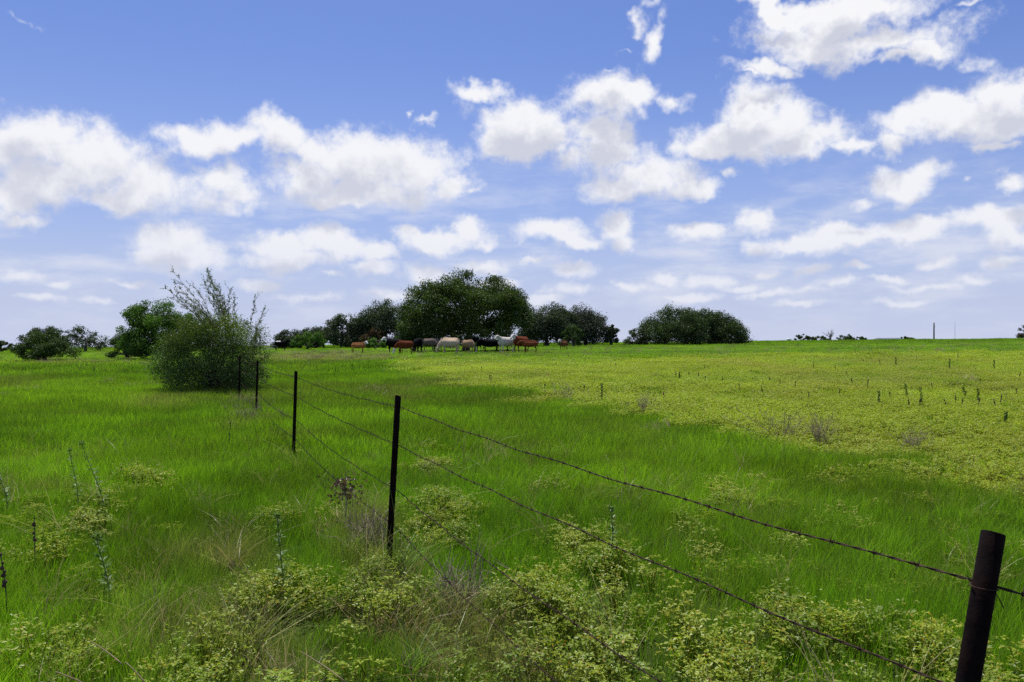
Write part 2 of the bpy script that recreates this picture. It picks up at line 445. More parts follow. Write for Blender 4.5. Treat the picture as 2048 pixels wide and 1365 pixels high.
# ------------------------------------------------------------------ ground
def sinh_axis(n, lo, hi, s):
    a, b = math.asinh(lo / s), math.asinh(hi / s)
    return s * np.sinh(np.linspace(a, b, n))
gx = sinh_axis(300, -2600, 2600, 4.0)
gy = sinh_axis(300, -300, 3000, 6.0)
GX, GY = np.meshgrid(gx, gy)
GZ = terrain(GX, GY)
V = np.stack([GX, GY, GZ], -1).reshape(-1, 3)
i = np.arange(299)[:, None] * 300 + np.arange(299)[None]
Q = np.stack([i, i + 1, i + 301, i + 300], -1).reshape(-1, 4)
yel, brd, dry = zones(V[:, 0], V[:, 1])
n1 = fbm(V[:, 0] / 9, V[:, 1] / 9, 4)[:, None]
gc = np.array([.045, .10, .010]) * (.75 + .5 * n1)
gc = np.where(yel[:, None], np.array([.17, .20, .022]) * (.8 + .4 * n1), gc)
near = np.clip((30 - V[:, 1]) / 25, 0, 1)[:, None] * (~yel[:, None])
gc = gc * (1 - .55 * near) + np.array([.045, .038, .02]) * .55 * near
gc = gc * (1 - .5 * dry[:, None]) + np.array([.17, .14, .06]) * .5 * dry[:, None]
m, q = material('pasture_ground')
a = q.n('ShaderNodeAttribute', attribute_name='col')
co = q.n('ShaderNodeTexCoord')
nz1 = q.noise(co.outputs['Object'], 2.2, 8, .65)
nz2 = q.noise(co.outputs['Object'], .11, 5, .6)
mod = q.m('MULTIPLY', q.step(nz1, .25, .75, .55, 1.4), q.step(nz2, .3, .7, .82, 1.2))
vm = q.n('ShaderNodeVectorMath', operation='SCALE'); q.put(vm.inputs[0], a.outputs['Color']); q.put(vm.inputs['Scale'], mod)
df = q.n('ShaderNodeBsdfDiffuse'); q.put(df.inputs[0], vm.outputs[0])
bn = q.n('ShaderNodeBump'); bn.inputs['Strength'].default_value = .7; bn.inputs['Distance'].default_value = .06
q.put(bn.inputs['Height'], nz1); q.put(df.inputs['Normal'], bn.outputs[0])
q.put(q.out.inputs[0], df.outputs[0])
ground = link('ground', mesh_np('ground', V, [Q], gc, True), m)
tag(ground, 'gently rising green pasture ground reaching the horizon', 'ground', kind='structure')

# ------------------------------------------------------------------ barbed wire fence
POSTS = []   # (x, y, top z above ground, lean to the right)
def post_spec(px_top, py_top, d, lean_px_per_px):
    x = (px_top - CX) / F * d; zt = EYE + (HY - py_top) / F * d
    return (x, d, zt, lean_px_per_px)
specs = [post_spec(1987, 1066, 1.66, .172), post_spec(796, 792, 5.9, .056), post_spec(592, 743, 11.3, .030), post_spec(515, 722, 17.2, .026), post_spec(480, 712, 20.9, .022)]
# the fence line goes on past the shrub and back past the photographer
dx, dy = 1.4 * (specs[4][0] - specs[3][0]), 1.4 * (specs[4][1] - specs[3][1])
ext = [(specs[4][0] + dx * k, specs[4][1] + dy * k) for k in (1.0, 2.0)]
p1 = specs[0]; back = (p1[0] + 1.95, p1[1] - 4.3)
fence = empty('barbed_wire_fence', (specs[1][0], specs[1][1], tz(specs[1][0], specs[1][1])))
tag(fence, 'rusty barbed wire fence on dark pipe posts running into the big shrub', 'fence')
f0 = Vector(fence.location)
line = []   # (top point, base point) nearest first, starting behind the camera
def add_post(x, y, zt, lean, diam=.046):
    zb = tz(x, y) - .25
    top = np.array([x, y, zt]); base = np.array([x - lean * (zt - zb), y, zb])
    line.append((top, base))
    mb = MB()
    ax = (base - top) / np.linalg.norm(base - top)
    L = np.linalg.norm(base - top)
    ts = [0, .0012, .25 * L, .5 * L, .75 * L, L]
    rr = [diam / 2 - .0012] + [diam / 2] * 5
    pts = np.array([top + ax * t for t in ts])
    mb.tube(pts - np.array(f0), rr, 28, cap=True)
    Vt = mb.V[0]                                    # the pipe was cut on a slant
    for rg in (slice(0, 28), slice(28, 56)):
        rel = Vt[rg] - (top - np.array(f0)); Vt[rg, 2] += -.20 * rel[:, 1] - .14 * rel[:, 0]
    o = mb.build('post', M_POST, fence, True)
    return o
bk = tz(*back)
add_post(back[0], back[1], bk + 1.28, .05)
post_objs = []
for (x, y, zt, ln) in specs: post_objs.append(add_post(x, y, zt, ln))
for (x, y) in ext: add_post(x, y, tz(x, y) + 1.27, .02)
DROP = [.088, .375, .70, .97]
barb = MB()
for sgn, ang in ((1, .6), (-1, .6), (1, 2.3), (-1, 2.3)):
    d_ = np.array([0, math.cos(ang) * sgn, math.sin(ang) * sgn])
    off = .0022 if ang < 1 else -.0022
    barb.tube([np.array([off, 0, 0]) + d_ * .001, np.array([off + .001 * sgn, 0, 0]) + d_ * .009, np.array([off + .003 * sgn, 0, 0]) + d_ * .0165], [.0011, .0010, .0004], 4)
th = np.linspace(0, 2 * math.pi * 2.2, 14)
barb.tube(np.stack([-.0045 + .009 * th / th[-1], .0036 * np.cos(th), .0036 * np.sin(th)], 1), .0011, 4)
barb_me = barb.mesh('barb'); barb_me.materials.append(M_WIRE)
brng = random.Random(3)
for wi, dr in enumerate(DROP):
    anchor = []
    for pi_, (top, base) in enumerate(line):
        ax = (base - top) / np.linalg.norm(base - top)
        p = top + ax * (dr + brng.uniform(-.012, .012) + ((.026, -.028, 0, 0)[wi] if pi_ == 1 else 0))
        p = p + np.array([.023, .011, 0])         # on the pasture side of the pipe
        anchor.append(p)
    wb = MB(); barbs_far = MB(); near_barbs = []
    phase = 0
    for s in range(len(anchor) - 1):
        a_, b_ = anchor[s], anchor[s + 1]
        L = np.linalg.norm(b_ - a_)
        nearest = min(a_[1], b_[1])
        step = .008 if s <= 1 else (.02 if s == 2 else .06)
        k = int(L / step)
        t = np.linspace(0, 1, k)
        sag = .022 + .012 * brng.random() + (.03 if wi >= 2 else 0)
        pts = a_[None] + (b_ - a_)[None] * t[:, None]
        pts[:, 2] -= 4 * sag * t * (1 - t)
        pts[:, 2] += .004 * np.sin(t * L * 7 + wi) * np.minimum(1, 8 * t * (1 - t))
        dirn = (b_ - a_) / L
        sdv = np.cross(dirn, [0, 0, 1]); sdv /= np.linalg.norm(sdv); upv = np.cross(sdv, dirn)
        phi = t * L / .055 * 2 * math.pi * .5
        for hh in (0, math.pi):
            if s <= 2:
                wb.tube(pts - np.array(f0) + .00165 * (np.cos(phi + hh)[:, None] * sdv + np.sin(phi + hh)[:, None] * upv), .0017, 5, cap=False)
            elif hh == 0:
                wb.tube(pts - np.array(f0), .0038, 4, cap=False)
        nb = int(L / .127)
        for kk in range(nb):
            tt = (kk + .4 + brng.uniform(-.08, .08)) / nb
            p = a_ + (b_ - a_) * tt
            p[2] += -4 * sag * tt * (1 - tt) + .004 * math.sin(tt * L * 7 + wi) * min(1, 8 * tt * (1 - tt))
            ex = Vector(dirn); ez = Vector((0, 0, 1)); ey = ez.cross(ex).normalized(); ez = ex.cross(ey)
            mt = Matrix((ex, ey, ez)).transposed() @ Matrix.Rotation(brng.uniform(0, 3), 3, 'X')
            near_barbs.append((p, mt, s))
    wire = wb.build('wire', M_WIRE, fence, True)
    bv = np.array([v.co for v in barb_me.vertices])
    bt = np.array([list(p.vertices) for p in barb_me.polygons if len(p.vertices) == 3]); bq = np.array([list(p.vertices) for p in barb_me.polygons if len(p.vertices) == 4])
    for (p, mt, s) in near_barbs:
        if s in (0, 1, 2) and p[1] > .3 and not (s == 2 and wi > 1):
            ob = bpy.data.objects.new('barb', barb_me); COL.objects.link(ob); ob.parent = wire
            ob.matrix_local = Matrix.Translation(Vector(p) - f0) @ mt.to_4x4()
        elif p[1] > .3:
            barbs_far.add((np.array(mt) @ bv.T).T + p - np.array(f0), bt, bq)
    if barbs_far.n:
        fo = barbs_far.build('barb', M_WIRE, wire); fo['kind'] = 'stuff'
    # tie wires round each post
    for s, (top, base) in enumerate(line[1:4]):
        ax = (base - top) / np.linalg.norm(base - top)
        c = top + ax * (dr + .004 + ((.026, -.028, 0, 0)[wi] if s == 0 else 0))
        th = np.linspace(-.4, 2 * math.pi * 1.15, 40)
        ring = c[None] + .0255 * np.stack([np.cos(th), np.sin(th), 0 * th], 1) + np.stack([0 * th, 0 * th, .006 * np.sin(th * .5 + s)], 1)
        tail = ring[-1] + np.cumsum(np.stack([np.full(8, .004), np.full(8, -.0015), -.0015 * np.arange(8)], 1), 0)
        tb = MB(); tb.tube(np.vstack([ring, tail]) - np.array(f0), .0012, 5)
        tb.build('tie_wire', M_WIRE, fence, True)

# ------------------------------------------------------------------ trees
def limb(mb, p0, p1, r0, r1, wob=.08, k=7, seg=7):
    p0, p1 = np.asarray(p0, float), np.asarray(p1, float)
    t = np.linspace(0, 1, k)[:, None]
    L = np.linalg.norm(p1 - p0)
    pts = p0 + (p1 - p0) * t + np.cumsum(rng.normal(0, wob * L / k, (k, 3)), 0) * (t * (1 - t) * 3)
    mb.tube(pts, np.linspace(r0, r1, k), seg)
    return pts
def tree(name, label, cat, prof, Y, leaf_n, leaf_L, cols, depth=None, puffs=70, puff_r=None, trunk_h=.32, trunk_r=None, group=None, low=.12, mat=None, open_=0.0, stems=1, bark=None, base_py=None, aspect=.5, seed=1):
    """prof: crown outline (column, top row) in photograph pixels, left to right; the tree stands on the ground at distance Y"""
    r = np.random.default_rng(seed)
    prof = np.array(prof, float)
    X = (prof[:, 0] - CX) / F * Y
    xc = (X[0] + X[-1]) / 2; hw = (X[-1] - X[0]) / 2
    z0 = tz(xc, Y)
    ztop = EYE + (HY - prof[:, 1]) / F * Y - z0
    H = ztop.max()
    dp = depth if depth else hw * .85
    root = empty(name, (xc, Y, z0)); tag(root, label, cat, group)
    pr = puff_r if puff_r else .17 * min(hw * 1.4, H)
    # puff centres inside the crown volume
    C, RR = [], []
    tries = 0
    while len(C) < puffs and tries < 20000:
        tries += 1
        u, w = r.uniform(-1, 1, 2)
        if u * u + w * w > 1: continue
        top = np.interp(xc + u * hw, X, ztop) * math.sqrt(max(0, 1 - .75 * w * w))
        rr = pr * (.55 + .85 * r.random() ** 1.6)
        bot = low * H + rr * .5 * r.random()
        hi_ = top - rr * .6
        if hi_ < bot: hi_ = bot
        f = r.random() ** .8
        z = bot + (hi_ - bot) * f
        # prefer the shell of the crown
        edge = max(f, math.hypot(u, w))
        if edge < .6 and r.random() < .4: continue
        x = u * max(hw - rr * .45, .1); y = w * max(dp - rr * .5, .1)
        C.append((x, y, z)); RR.append(rr)
    C = np.array(C); RR = np.array(RR)
    tb = MB()
    tr_ = trunk_r if trunk_r else .035 * H + .05
    th = trunk_h * H
    for s_ in range(stems):
        ox = (s_ - (stems - 1) / 2) * hw * .5 * (1 if stems > 1 else 0)
        b = np.array([ox, 0, -.15]); t = np.array([ox + r.normal(0, .05 * H), r.normal(0, .05 * H), th])
        pts = limb(tb, b, t, tr_ * 1.25, tr_ * .85, .05, 6, 9)
        sel = r.permutation(len(C))[:int(9 / stems) + 4]
        for k in sel:
            mid = (t + C[k]) / 2 + np.array([r.normal(0, .05 * H), r.normal(0, .05 * H), r.uniform(-.12, .02) * H])
            limb(tb, pts[-1] * .9 + pts[-2] * .1, mid, tr_ * .45, tr_ * .28, .1, 5, 6)
            limb(tb, mid, C[k], tr_ * .28, tr_ * .08, .12, 5, 5)
            for _ in range(2):
                e = C[k] + unit(1, r)[0] * RR[k] * .9
                limb(tb, (mid + C[k]) / 2, e, tr_ * .13, tr_ * .04, .12, 4, 4)
    tb.build('trunk', bark or M_BARK, root, True)
    # leaves on the puffs
    leaf_n = int(leaf_n * 2.1); leaf_L = leaf_L * .86
    wgt = RR ** 2; wgt = wgt / wgt.sum()
    which = r.choice(len(C), leaf_n, p=wgt)
    dv = unit(leaf_n, r)
    rad = r.random(leaf_n) ** (.45 if open_ < .5 else .6)
    c = C[which] + dv * (RR[which] * rad)[:, None] * np.array([1.12, 1.12, .85])
    # stray twigs stick out of the outline
    stray = r.random(leaf_n) < .06
    c[stray] += dv[stray] * (RR[which][stray] * .35)[:, None]
    keep = c[:, 2] > .12
    if open_ > 0:
        nv = np.array([mnoise.noise(Vector(p) * (1.6 / pr)) for p in c])
        keep &= nv > (-.6 + open_)
    c = c[keep]; dv = dv[keep]; which = which[keep]
    nn = dv * .7 + unit(len(c), r) * .8 + np.array([0, 0, .45]); tt = unit(len(c), r)
    cc = np.array(cols, float)
    pick = r.random(len(c))[:, None]
    pv = r.uniform(.78, 1.25, len(C))[which][:, None]
    colr = (cc[0] * (1 - pick) + cc[1] * pick) * pv * r.uniform(.8, 1.2, (len(c), 1))
    cm = MB()
    cm.leaves(c, tt, nn, leaf_L * r.uniform(.7, 1.3, len(c)), leaf_L * aspect * r.uniform(.8, 1.2, len(c)), colr, .12)
    cm.build('crown', mat or M_TREE, root)
    return root
OAK = [(.038, .060, .018), (.080, .112, .032)]
OAKG = [(.045, .064, .030), (.082, .104, .048)]
BRIGHT = [(.060, .13, .014), (.115, .21, .024)]
MID = [(.038, .07, .014), (.075, .115, .022)]

tree('oak_tree', 'broad dark green oak shading the cattle herd', 'tree',
     [(795, 640), (800, 600), (812, 578), (845, 556), (880, 545), (920, 538), (960, 537), (1000, 543), (1025, 560), (1045, 580), (1060, 602), (1064, 640)], 84.5, 38000, .25,
     [(.040, .066, .012), (.092, .13, .022)], depth=5.5, puffs=270, puff_r=.95, low=.12, trunk_h=.24, seed=3)
tree('oak_sapling', 'lighter green low oak growth against the left side of the shade oak', 'tree',
     [(786, 672), (795, 645), (812, 628), (835, 622), (858, 632), (868, 660)], 81.5, 5200, .18, MID, puffs=26, puff_r=.7, low=.12, seed=4)
# rows of oaks behind the herd
tree('oak_tree', 'grey-green oak right behind the shade oak\'s left edge, tallest of the left row', 'tree',
     [(700, 655), (716, 618), (742, 602), (775, 596), (808, 602), (836, 630)], 128, 12500, .32, OAKG, puffs=110, low=.06, seed=5, group='oaks behind the herd')
tree('oak_tree', 'open-crowned oak with sky showing through beside the brown bush', 'tree',
     [(636, 668), (644, 640), (665, 628), (690, 626), (712, 627), (728, 645)], 128, 6000, .30, OAKG, puffs=60, open_=.42, trunk_h=.4, seed=6, group='oaks behind the herd')
tree('oak_tree', 'low dark oak at the left end of the row, behind the gate cow', 'tree',
     [(543, 682), (556, 666), (580, 656), (610, 654), (640, 650), (652, 668)], 132, 8500, .30, OAKG, puffs=70, low=.04, trunk_h=.2, seed=7, group='oaks behind the herd')
tree('oak_tree', 'dark oak filling the row between the open-crowned oak and the tallest one', 'tree',
     [(688, 676), (696, 648), (715, 634), (740, 630), (756, 650)], 136, 6500, .32, OAKG, puffs=60, low=.04, trunk_h=.2, seed=61, group='oaks behind the herd')
tree('oak_tree', 'low dark oak between the gate-side oak and the open-crowned one', 'tree',
     [(616, 678), (626, 656), (648, 646), (668, 650), (680, 672)], 138, 5600, .32, OAKG, puffs=52, low=.04, trunk_h=.2, seed=62, group='oaks behind the herd')
tree('bush', 'bright green bush just right of the black cow at the gate', 'bush', [(578, 690), (585, 672), (602, 662), (625, 660), (645, 668), (652, 688)], 119, 2600, .24, BRIGHT, puffs=26, low=.1, trunk_h=.15, seed=8)
tree('bush', 'reddish brown bush in the tree row above the tan calf', 'bush', [(716, 686), (726, 664), (742, 656), (762, 660), (776, 684)], 124, 1900, .24, [(.075, .045, .020), (.11, .07, .026)], puffs=22, low=.1, trunk_h=.15, seed=9)
tree('bush', 'small bright green bush right behind the tan calf', 'bush', [(726, 694), (734, 678), (750, 671), (766, 676), (776, 692)], 112, 1800, .20, BRIGHT, puffs=20, low=.08, trunk_h=.15, seed=10)
tree('oak_tree', 'dark oak touching the shade oak\'s right edge', 'tree', [(1035, 650), (1050, 620), (1075, 608), (1105, 604), (1135, 608), (1155, 632)], 128, 13000, .32, OAKG, puffs=120, low=.05, trunk_h=.2, seed=12, group='oaks right of the herd')
tree('oak_tree', 'grey oak with bare twigs on its sloping right shoulder', 'tree', [(1112, 640), (1130, 610), (1160, 604), (1190, 616), (1214, 636), (1232, 666)], 131, 10500, .30, [(.045, .055, .036), (.075, .085, .055)], puffs=100, low=.04, trunk_h=.25, seed=13, group='oaks right of the herd')
tree('oak_tree', 'thin ragged oak at the right end of the right-hand row', 'tree', [(1204, 668), (1212, 645), (1224, 634), (1236, 648), (1242, 672)], 130, 2600, .28, OAKG, puffs=30, open_=.3, trunk_h=.35, seed=14, group='oaks right of the herd')
tree('bush', 'mid green bush in front of the right-hand oaks', 'bush', [(1118, 688), (1128, 656), (1145, 642), (1162, 654), (1172, 686)], 121, 2400, .24, MID, puffs=24, low=.08, trunk_h=.2, seed=15)
# the oak clump standing alone
tree('oak_tree', 'left half of the dome-shaped oak clump standing alone', 'tree', [(1276, 662), (1290, 635), (1312, 617), (1345, 608), (1380, 609), (1415, 618), (1428, 640)], 133, 14500, .32, OAK, puffs=130, low=.04, trunk_h=.22, stems=2, seed=16, group='lone clump of oaks')
tree('oak_tree', 'right half of the dome-shaped oak clump standing alone', 'tree', [(1372, 640), (1385, 616), (1410, 612), (1445, 620), (1472, 634), (1490, 655), (1497, 676)], 136, 13000, .32, OAK, puffs=130, low=.04, trunk_h=.22, stems=2, seed=17, group='lone clump of oaks')
tree('oak_tree', 'small low oak at the left foot of the lone clump', 'tree', [(1247, 682), (1256, 666), (1272, 652), (1290, 646), (1305, 664)], 132, 1900, .28, OAK, puffs=24, low=.06, trunk_h=.2, seed=18, group='lone clump of oaks')
# left side
tree('elm_tree', 'bright green tree leaning out behind the big shrub', 'tree', [(243, 668), (248, 630), (262, 610), (290, 600), (312, 594), (340, 600), (362, 612), (385, 630), (400, 660)], 62, 20000, .17, BRIGHT, puffs=130, puff_r=.55, low=.08, trunk_h=.25, seed=20, mat=M_SHRUB)
tree('bush', 'low green bush at the left foot of the bright green tree', 'bush', [(212, 695), (222, 672), (240, 658), (262, 654), (285, 668), (295, 690)], 66, 3600, .15, MID, puffs=26, low=.06, trunk_h=.15, seed=21)
tree('bush', 'rounded dark green bush in front of the far left oaks', 'bush', [(24, 700), (34, 680), (58, 668), (85, 657), (108, 652), (130, 664), (150, 682), (162, 702)], 60, 7500, .14, MID, puffs=44, low=.05, trunk_h=.15, seed=22, mat=M_SHRUB)
tree('oak_tree', 'grey oak with an airy crown and visible trunk right of the round bush', 'tree', [(126, 680), (138, 655), (158, 648), (180, 648), (200, 660), (214, 685)], 118, 3600, .26, OAKG, puffs=36, open_=.55, trunk_h=.42, seed=23, group='far left oaks')
tree('oak_tree', 'grey-green oak half hidden behind the round bush', 'tree', [(36, 684), (50, 662), (75, 652), (105, 648), (130, 652), (142, 676)], 120, 3800, .26, OAKG, puffs=40, low=.06, trunk_h=.3, seed=24, group='far left oaks')
tree('oak_tree', 'small dark oak cut by the left edge of the picture', 'tree', [(-22, 690), (-12, 680), (4, 676), (20, 680), (27, 694)], 120, 1500, .24, OAK, puffs=18, low=.08, trunk_h=.2, seed=25, group='far left oaks')
# far crest on the right
FARG = 'bushes along the far right horizon'
for k, (prof, lab) in enumerate([
    ([(1584, 676), (1594, 670), (1606, 668), (1620, 670), (1630, 676)], 'low bush on the horizon next to the white tank'),
    ([(1624, 676), (1634, 672), (1646, 671), (1658, 676)], 'tiny bush on the horizon left of the dead tree'),
    ([(1668, 675), (1676, 669), (1690, 666), (1703, 669), (1710, 676)], 'rounded dark bush on the horizon right of the dead tree'),
    ([(1710, 677), (1718, 673), (1728, 674), (1736, 678)], 'faint low scrub on the horizon between dark bush and barn'),
    ([(1800, 676), (1808, 671), (1818, 672), (1828, 677)], 'small bush on the horizon right of the barn roof')]):
    tree('bush', lab, 'bush', prof, 255, 900, .45, OAK, puffs=22, low=.25, trunk_h=.2, seed=40 + k, group=FARG, depth=2.0)
tree('cedar_tree', 'reddish-tinged tree cut by the right edge on the horizon', 'tree', [(2033, 674), (2040, 656), (2052, 647), (2066, 650), (2080, 672)], 190, 1900, .35, [(.05, .05, .025), (.09, .065, .035)], puffs=22, low=.1, trunk_h=.2, seed=50)
# dead tree
xd, yd = (1660 - CX) / F * 240, 240
zd = tz(xd, yd)
dead = empty('dead_tree', (xd, yd, zd)); tag(dead, 'bare grey dead tree with forked branches on the horizon', 'tree')
sc = 240 / F
def dp(px, py, dy_=0): return np.array([(px - 1660) * sc, dy_, EYE + (HY - py) * sc - zd])
tb = MB()
b0 = np.array([0, 0, -.3]); b1 = dp(1661, 672)
limb(tb, b0, b1, .42, .32, .04, 5, 8); tb.build('trunk', M_DEADWOOD, dead, True)
for (tip, r0) in (((1650, 667), .14), ((1656, 664), .15), ((1663, 660), .17), ((1667, 664), .15), ((1669, 670), .12), ((1659, 668), .15), ((1665, 667), .17)):
    lb = MB(); e = dp(*tip, rng.uniform(-.8, .8))
    pts = limb(lb, b1 - [0, 0, .5], e, r0 * 1.2, .05, .12, 6, 6)
    for _ in range(5):
        k_ = rng.integers(2, 6); limb(lb, pts[k_], pts[k_] + unit(1)[0] * .8 + [0, 0, .4], .05, .02, .15, 4, 4)
    lb.build('branch', M_DEADWOOD, dead, True)

# ------------------------------------------------------------------ big shrub by the fence
SY = 22.9
sx0, sy0 = (432 - CX) / F * SY, SY
sz0 = tz(sx0, sy0)
shrub = empty('shrub', (sx0, sy0, sz0)); tag(shrub, 'big dense shrub with loose leaning branches above, standing on the fence line', 'shrub')
r = np.random.default_rng(77)
prof = np.array([(308, 770), (306, 730), (312, 700), (330, 668), (362, 648), (400, 632), (440, 626), (480, 640), (512, 658), (536, 690), (550, 730), (548, 770)], float)
px_ = (prof[:, 0] - 432) / F * SY; pz_ = EYE + (HY - prof[:, 1]) / F * SY - sz0
# outline as half-width by height (left and right) and depth
C, RR = [], []
while len(C) < 135:
    z = 2.05 * r.random() ** 1.15 + .05
    hwL = np.interp(z, [0, .5, 1.0, 1.5, 1.8, 2.1, 2.3], [1.66, 1.84, 1.84, 1.66, 1.40, .95, .25])
    hwR = np.interp(z, [0, .5, 1.0, 1.5, 1.8, 2.1, 2.3], [1.52, 1.70, 1.68, 1.50, 1.25, .85, .25])
    u = r.uniform(-1, 1); w = r.uniform(-1, 1)
    e = u * u + w * w
    if e > 1 or (e < .45 and r.random() < .8): continue
    rr = r.uniform(.18, .50)
    x = u * ((hwL if u < 0 else hwR) - rr * .5); y = w * (1.25 - rr * .4)
    C.append((x, y, max(z, rr * .6))); RR.append(rr)
C = np.array(C); RR = np.array(RR)
tb = MB()
for k in range(9):
    a_ = k / 9 * 2 * math.pi
    p0 = np.array([.22 * math.cos(a_), .18 * math.sin(a_), -.12])
    for j in r.integers(0, len(C), 5):
        mid = p0 * .6 + C[j] * .4 + [0, 0, .15]
        limb(tb, p0, mid, .035, .022, .1, 5, 6); limb(tb, mid, C[j], .020, .006, .12, 5, 5)
tb.build('trunk', M_BARK, shrub, True)
n = 60000
wg = RR ** 2; wg /= wg.sum()
wh = r.choice(len(C), n, p=wg); dv = unit(n, r)
c = C[wh] + dv * (RR[wh] * r.random(n) ** .42)[:, None]
stray = r.random(n) < .08; c[stray] += dv[stray] * .10
kp = c[:, 2] > .03; c = c[kp]; wh = wh[kp]; n = len(c)
cm = MB()
cA, cB = np.array([.050, .092, .024]), np.array([.115, .175, .045])
hgt = np.clip((c[:, 2] - 1.15) / .8, 0, 1)[:, None]      # leaf colour grows lighter and yellower towards the top
pk = r.random((n, 1))
colr = (cA * (1 - pk) + cB * pk) * (1 - hgt) + (np.array([.085, .135, .018]) * (1 - pk) + np.array([.16, .20, .030]) * pk) * hgt
colr = colr * r.uniform(.75, 1.25, (n, 1)) * r.uniform(.5, 1.55, len(C))[wh][:, None]
red = r.random(n) < .012; colr[red] = (.16, .07, .03)
cm.leaves(c, unit(n, r) + [0, 0, -.2], unit(n, r) + [0, 0, .6], .050 * r.uniform(.65, 1.3, n), .025, colr, .12)
cm.build('foliage', M_SHRUB, shrub)
# loose branches above
def sp(px, py, dy_=0.0): return np.array([(px - 432) / F * SY, dy_, EYE + (HY - py) / F * SY - sz0])
BR = [((452, 690), (352, 566)), ((455, 690), (346, 588)), ((450, 690), (374, 552)), ((458, 690), (394, 546)), ((460, 690), (412, 546)), ((455, 690), (424, 556)), ((462, 690), (436, 566)), ((460, 690), (448, 578)), ((450, 690), (350, 600)),
      ((472, 690), (470, 606)), ((488, 700), (497, 598)), ((494, 700), (510, 622)), ((500, 700), (526, 660)), ((470, 690), (448, 608)), ((445, 690), (400, 600)), ((440, 690), (380, 590)),
      ((440, 690), (360, 630)), ((435, 690), (372, 612)), ((500, 705), (535, 675)), ((430, 690), (350, 640)), ((448, 690), (362, 580)), ((452, 690), (384, 566)), ((455, 690), (400, 570)), ((456, 690), (430, 590)), ((450, 690), (366, 604)), ((446, 690), (392, 620)), ((462, 690), (440, 610)), ((440, 690), (410, 585)), ((445, 690), (420, 572))]
for (b, tip) in BR:
    d0, d1 = r.uniform(-.35, .35), r.uniform(-.9, .9)
    p0, p1 = sp(*b, d0) - [0, 0, .25], sp(*tip, d1)
    k = 14; t = np.linspace(0, 1, k)[:, None]
    bow = np.array([.26 if tip[0] < 440 else .05, 0, .10])
    pts = p0 + (p1 - p0) * t + bow * 4 * t * (1 - t) * .5 + np.cumsum(r.normal(0, .012, (k, 3)), 0)
    bm_ = MB(); bm_.tube(pts, np.linspace(.013, .003, k), 5)
    lc, lt = [], []
    for j in range(5, k):
        for _ in range(3):
            side = unit(1, r)[0] * .5 + (pts[j] - pts[j - 1]) / np.linalg.norm(pts[j] - pts[j - 1]) * .8
            e = pts[j] + side * r.uniform(.10, .30)
            bm_.tube([pts[j], (pts[j] + e) / 2 + r.normal(0, .01, 3), e], [.0035, .0028, .0015], 4, cap=False)
            for f_ in np.linspace(.15, 1.05, 7):
                lc.append(pts[j] + (e - pts[j]) * f_ + r.normal(0, .014, 3)); lt.append(side + r.normal(0, .5, 3))
    br = bm_.build('branch', M_TWIG, shrub)
    lc, lt = np.array(lc), np.array(lt)
    lm = MB(); pk = r.random((len(lc), 1))
    lm.leaves(lc, lt, unit(len(lc), r) + [0, 0, .5], .058 * r.uniform(.6, 1.2, len(lc)), .022, (np.array([.06, .10, .028]) * (1 - pk) + np.array([.12, .16, .045]) * pk), .1)
    lm.build('foliage', M_SHRUB, br)

# ------------------------------------------------------------------ cattle
def ring_loft(mb, st, seg=16):
    """closed loft through stations (x, y, z, half-width, half-height, pitch): elliptical sections"""
    st = np.array(st, float)
    P_ = st[:, :3]; t = np.gradient(P_, axis=0); t /= np.linalg.norm(t, axis=1, keepdims=True)
    th = np.arange(seg) / seg * 2 * math.pi
    rows = []
    for k in range(len(st)):
        sdv = np.cross([0, 0, 1.0], t[k]);
        if np.linalg.norm(sdv) < .2: sdv = np.array([0, 1.0, 0])
        sdv /= np.linalg.norm(sdv); up = np.cross(t[k], sdv)
        rows.append(P_[k] + st[k, 3] * np.cos(th)[:, None] * sdv + st[k, 4] * np.sin(th)[:, None] * up)
    V = np.vstack(rows + [P_[:1], P_[-1:]]); K = len(st)
    i = np.arange(K - 1)[:, None] * seg; j = np.arange(seg)[None]
    Q = np.stack([i + j, i + (j + 1) % seg, i + seg + (j + 1) % seg, i + seg + j], -1).reshape(-1, 4)
    jj = np.arange(seg)
    T = np.vstack([np.stack([np.full(seg, K * seg), (jj + 1) % seg, jj], 1), np.stack([np.full(seg, K * seg + 1), (K - 1) * seg + jj, (K - 1) * seg + (jj + 1) % seg], 1)])
    mb.add(V, T, Q)
def rot_z(v, a): c_, s_ = math.cos(a), math.sin(a); return np.array([v[0] * c_ - v[1] * s_, v[0] * s_ + v[1] * c_, v[2]])
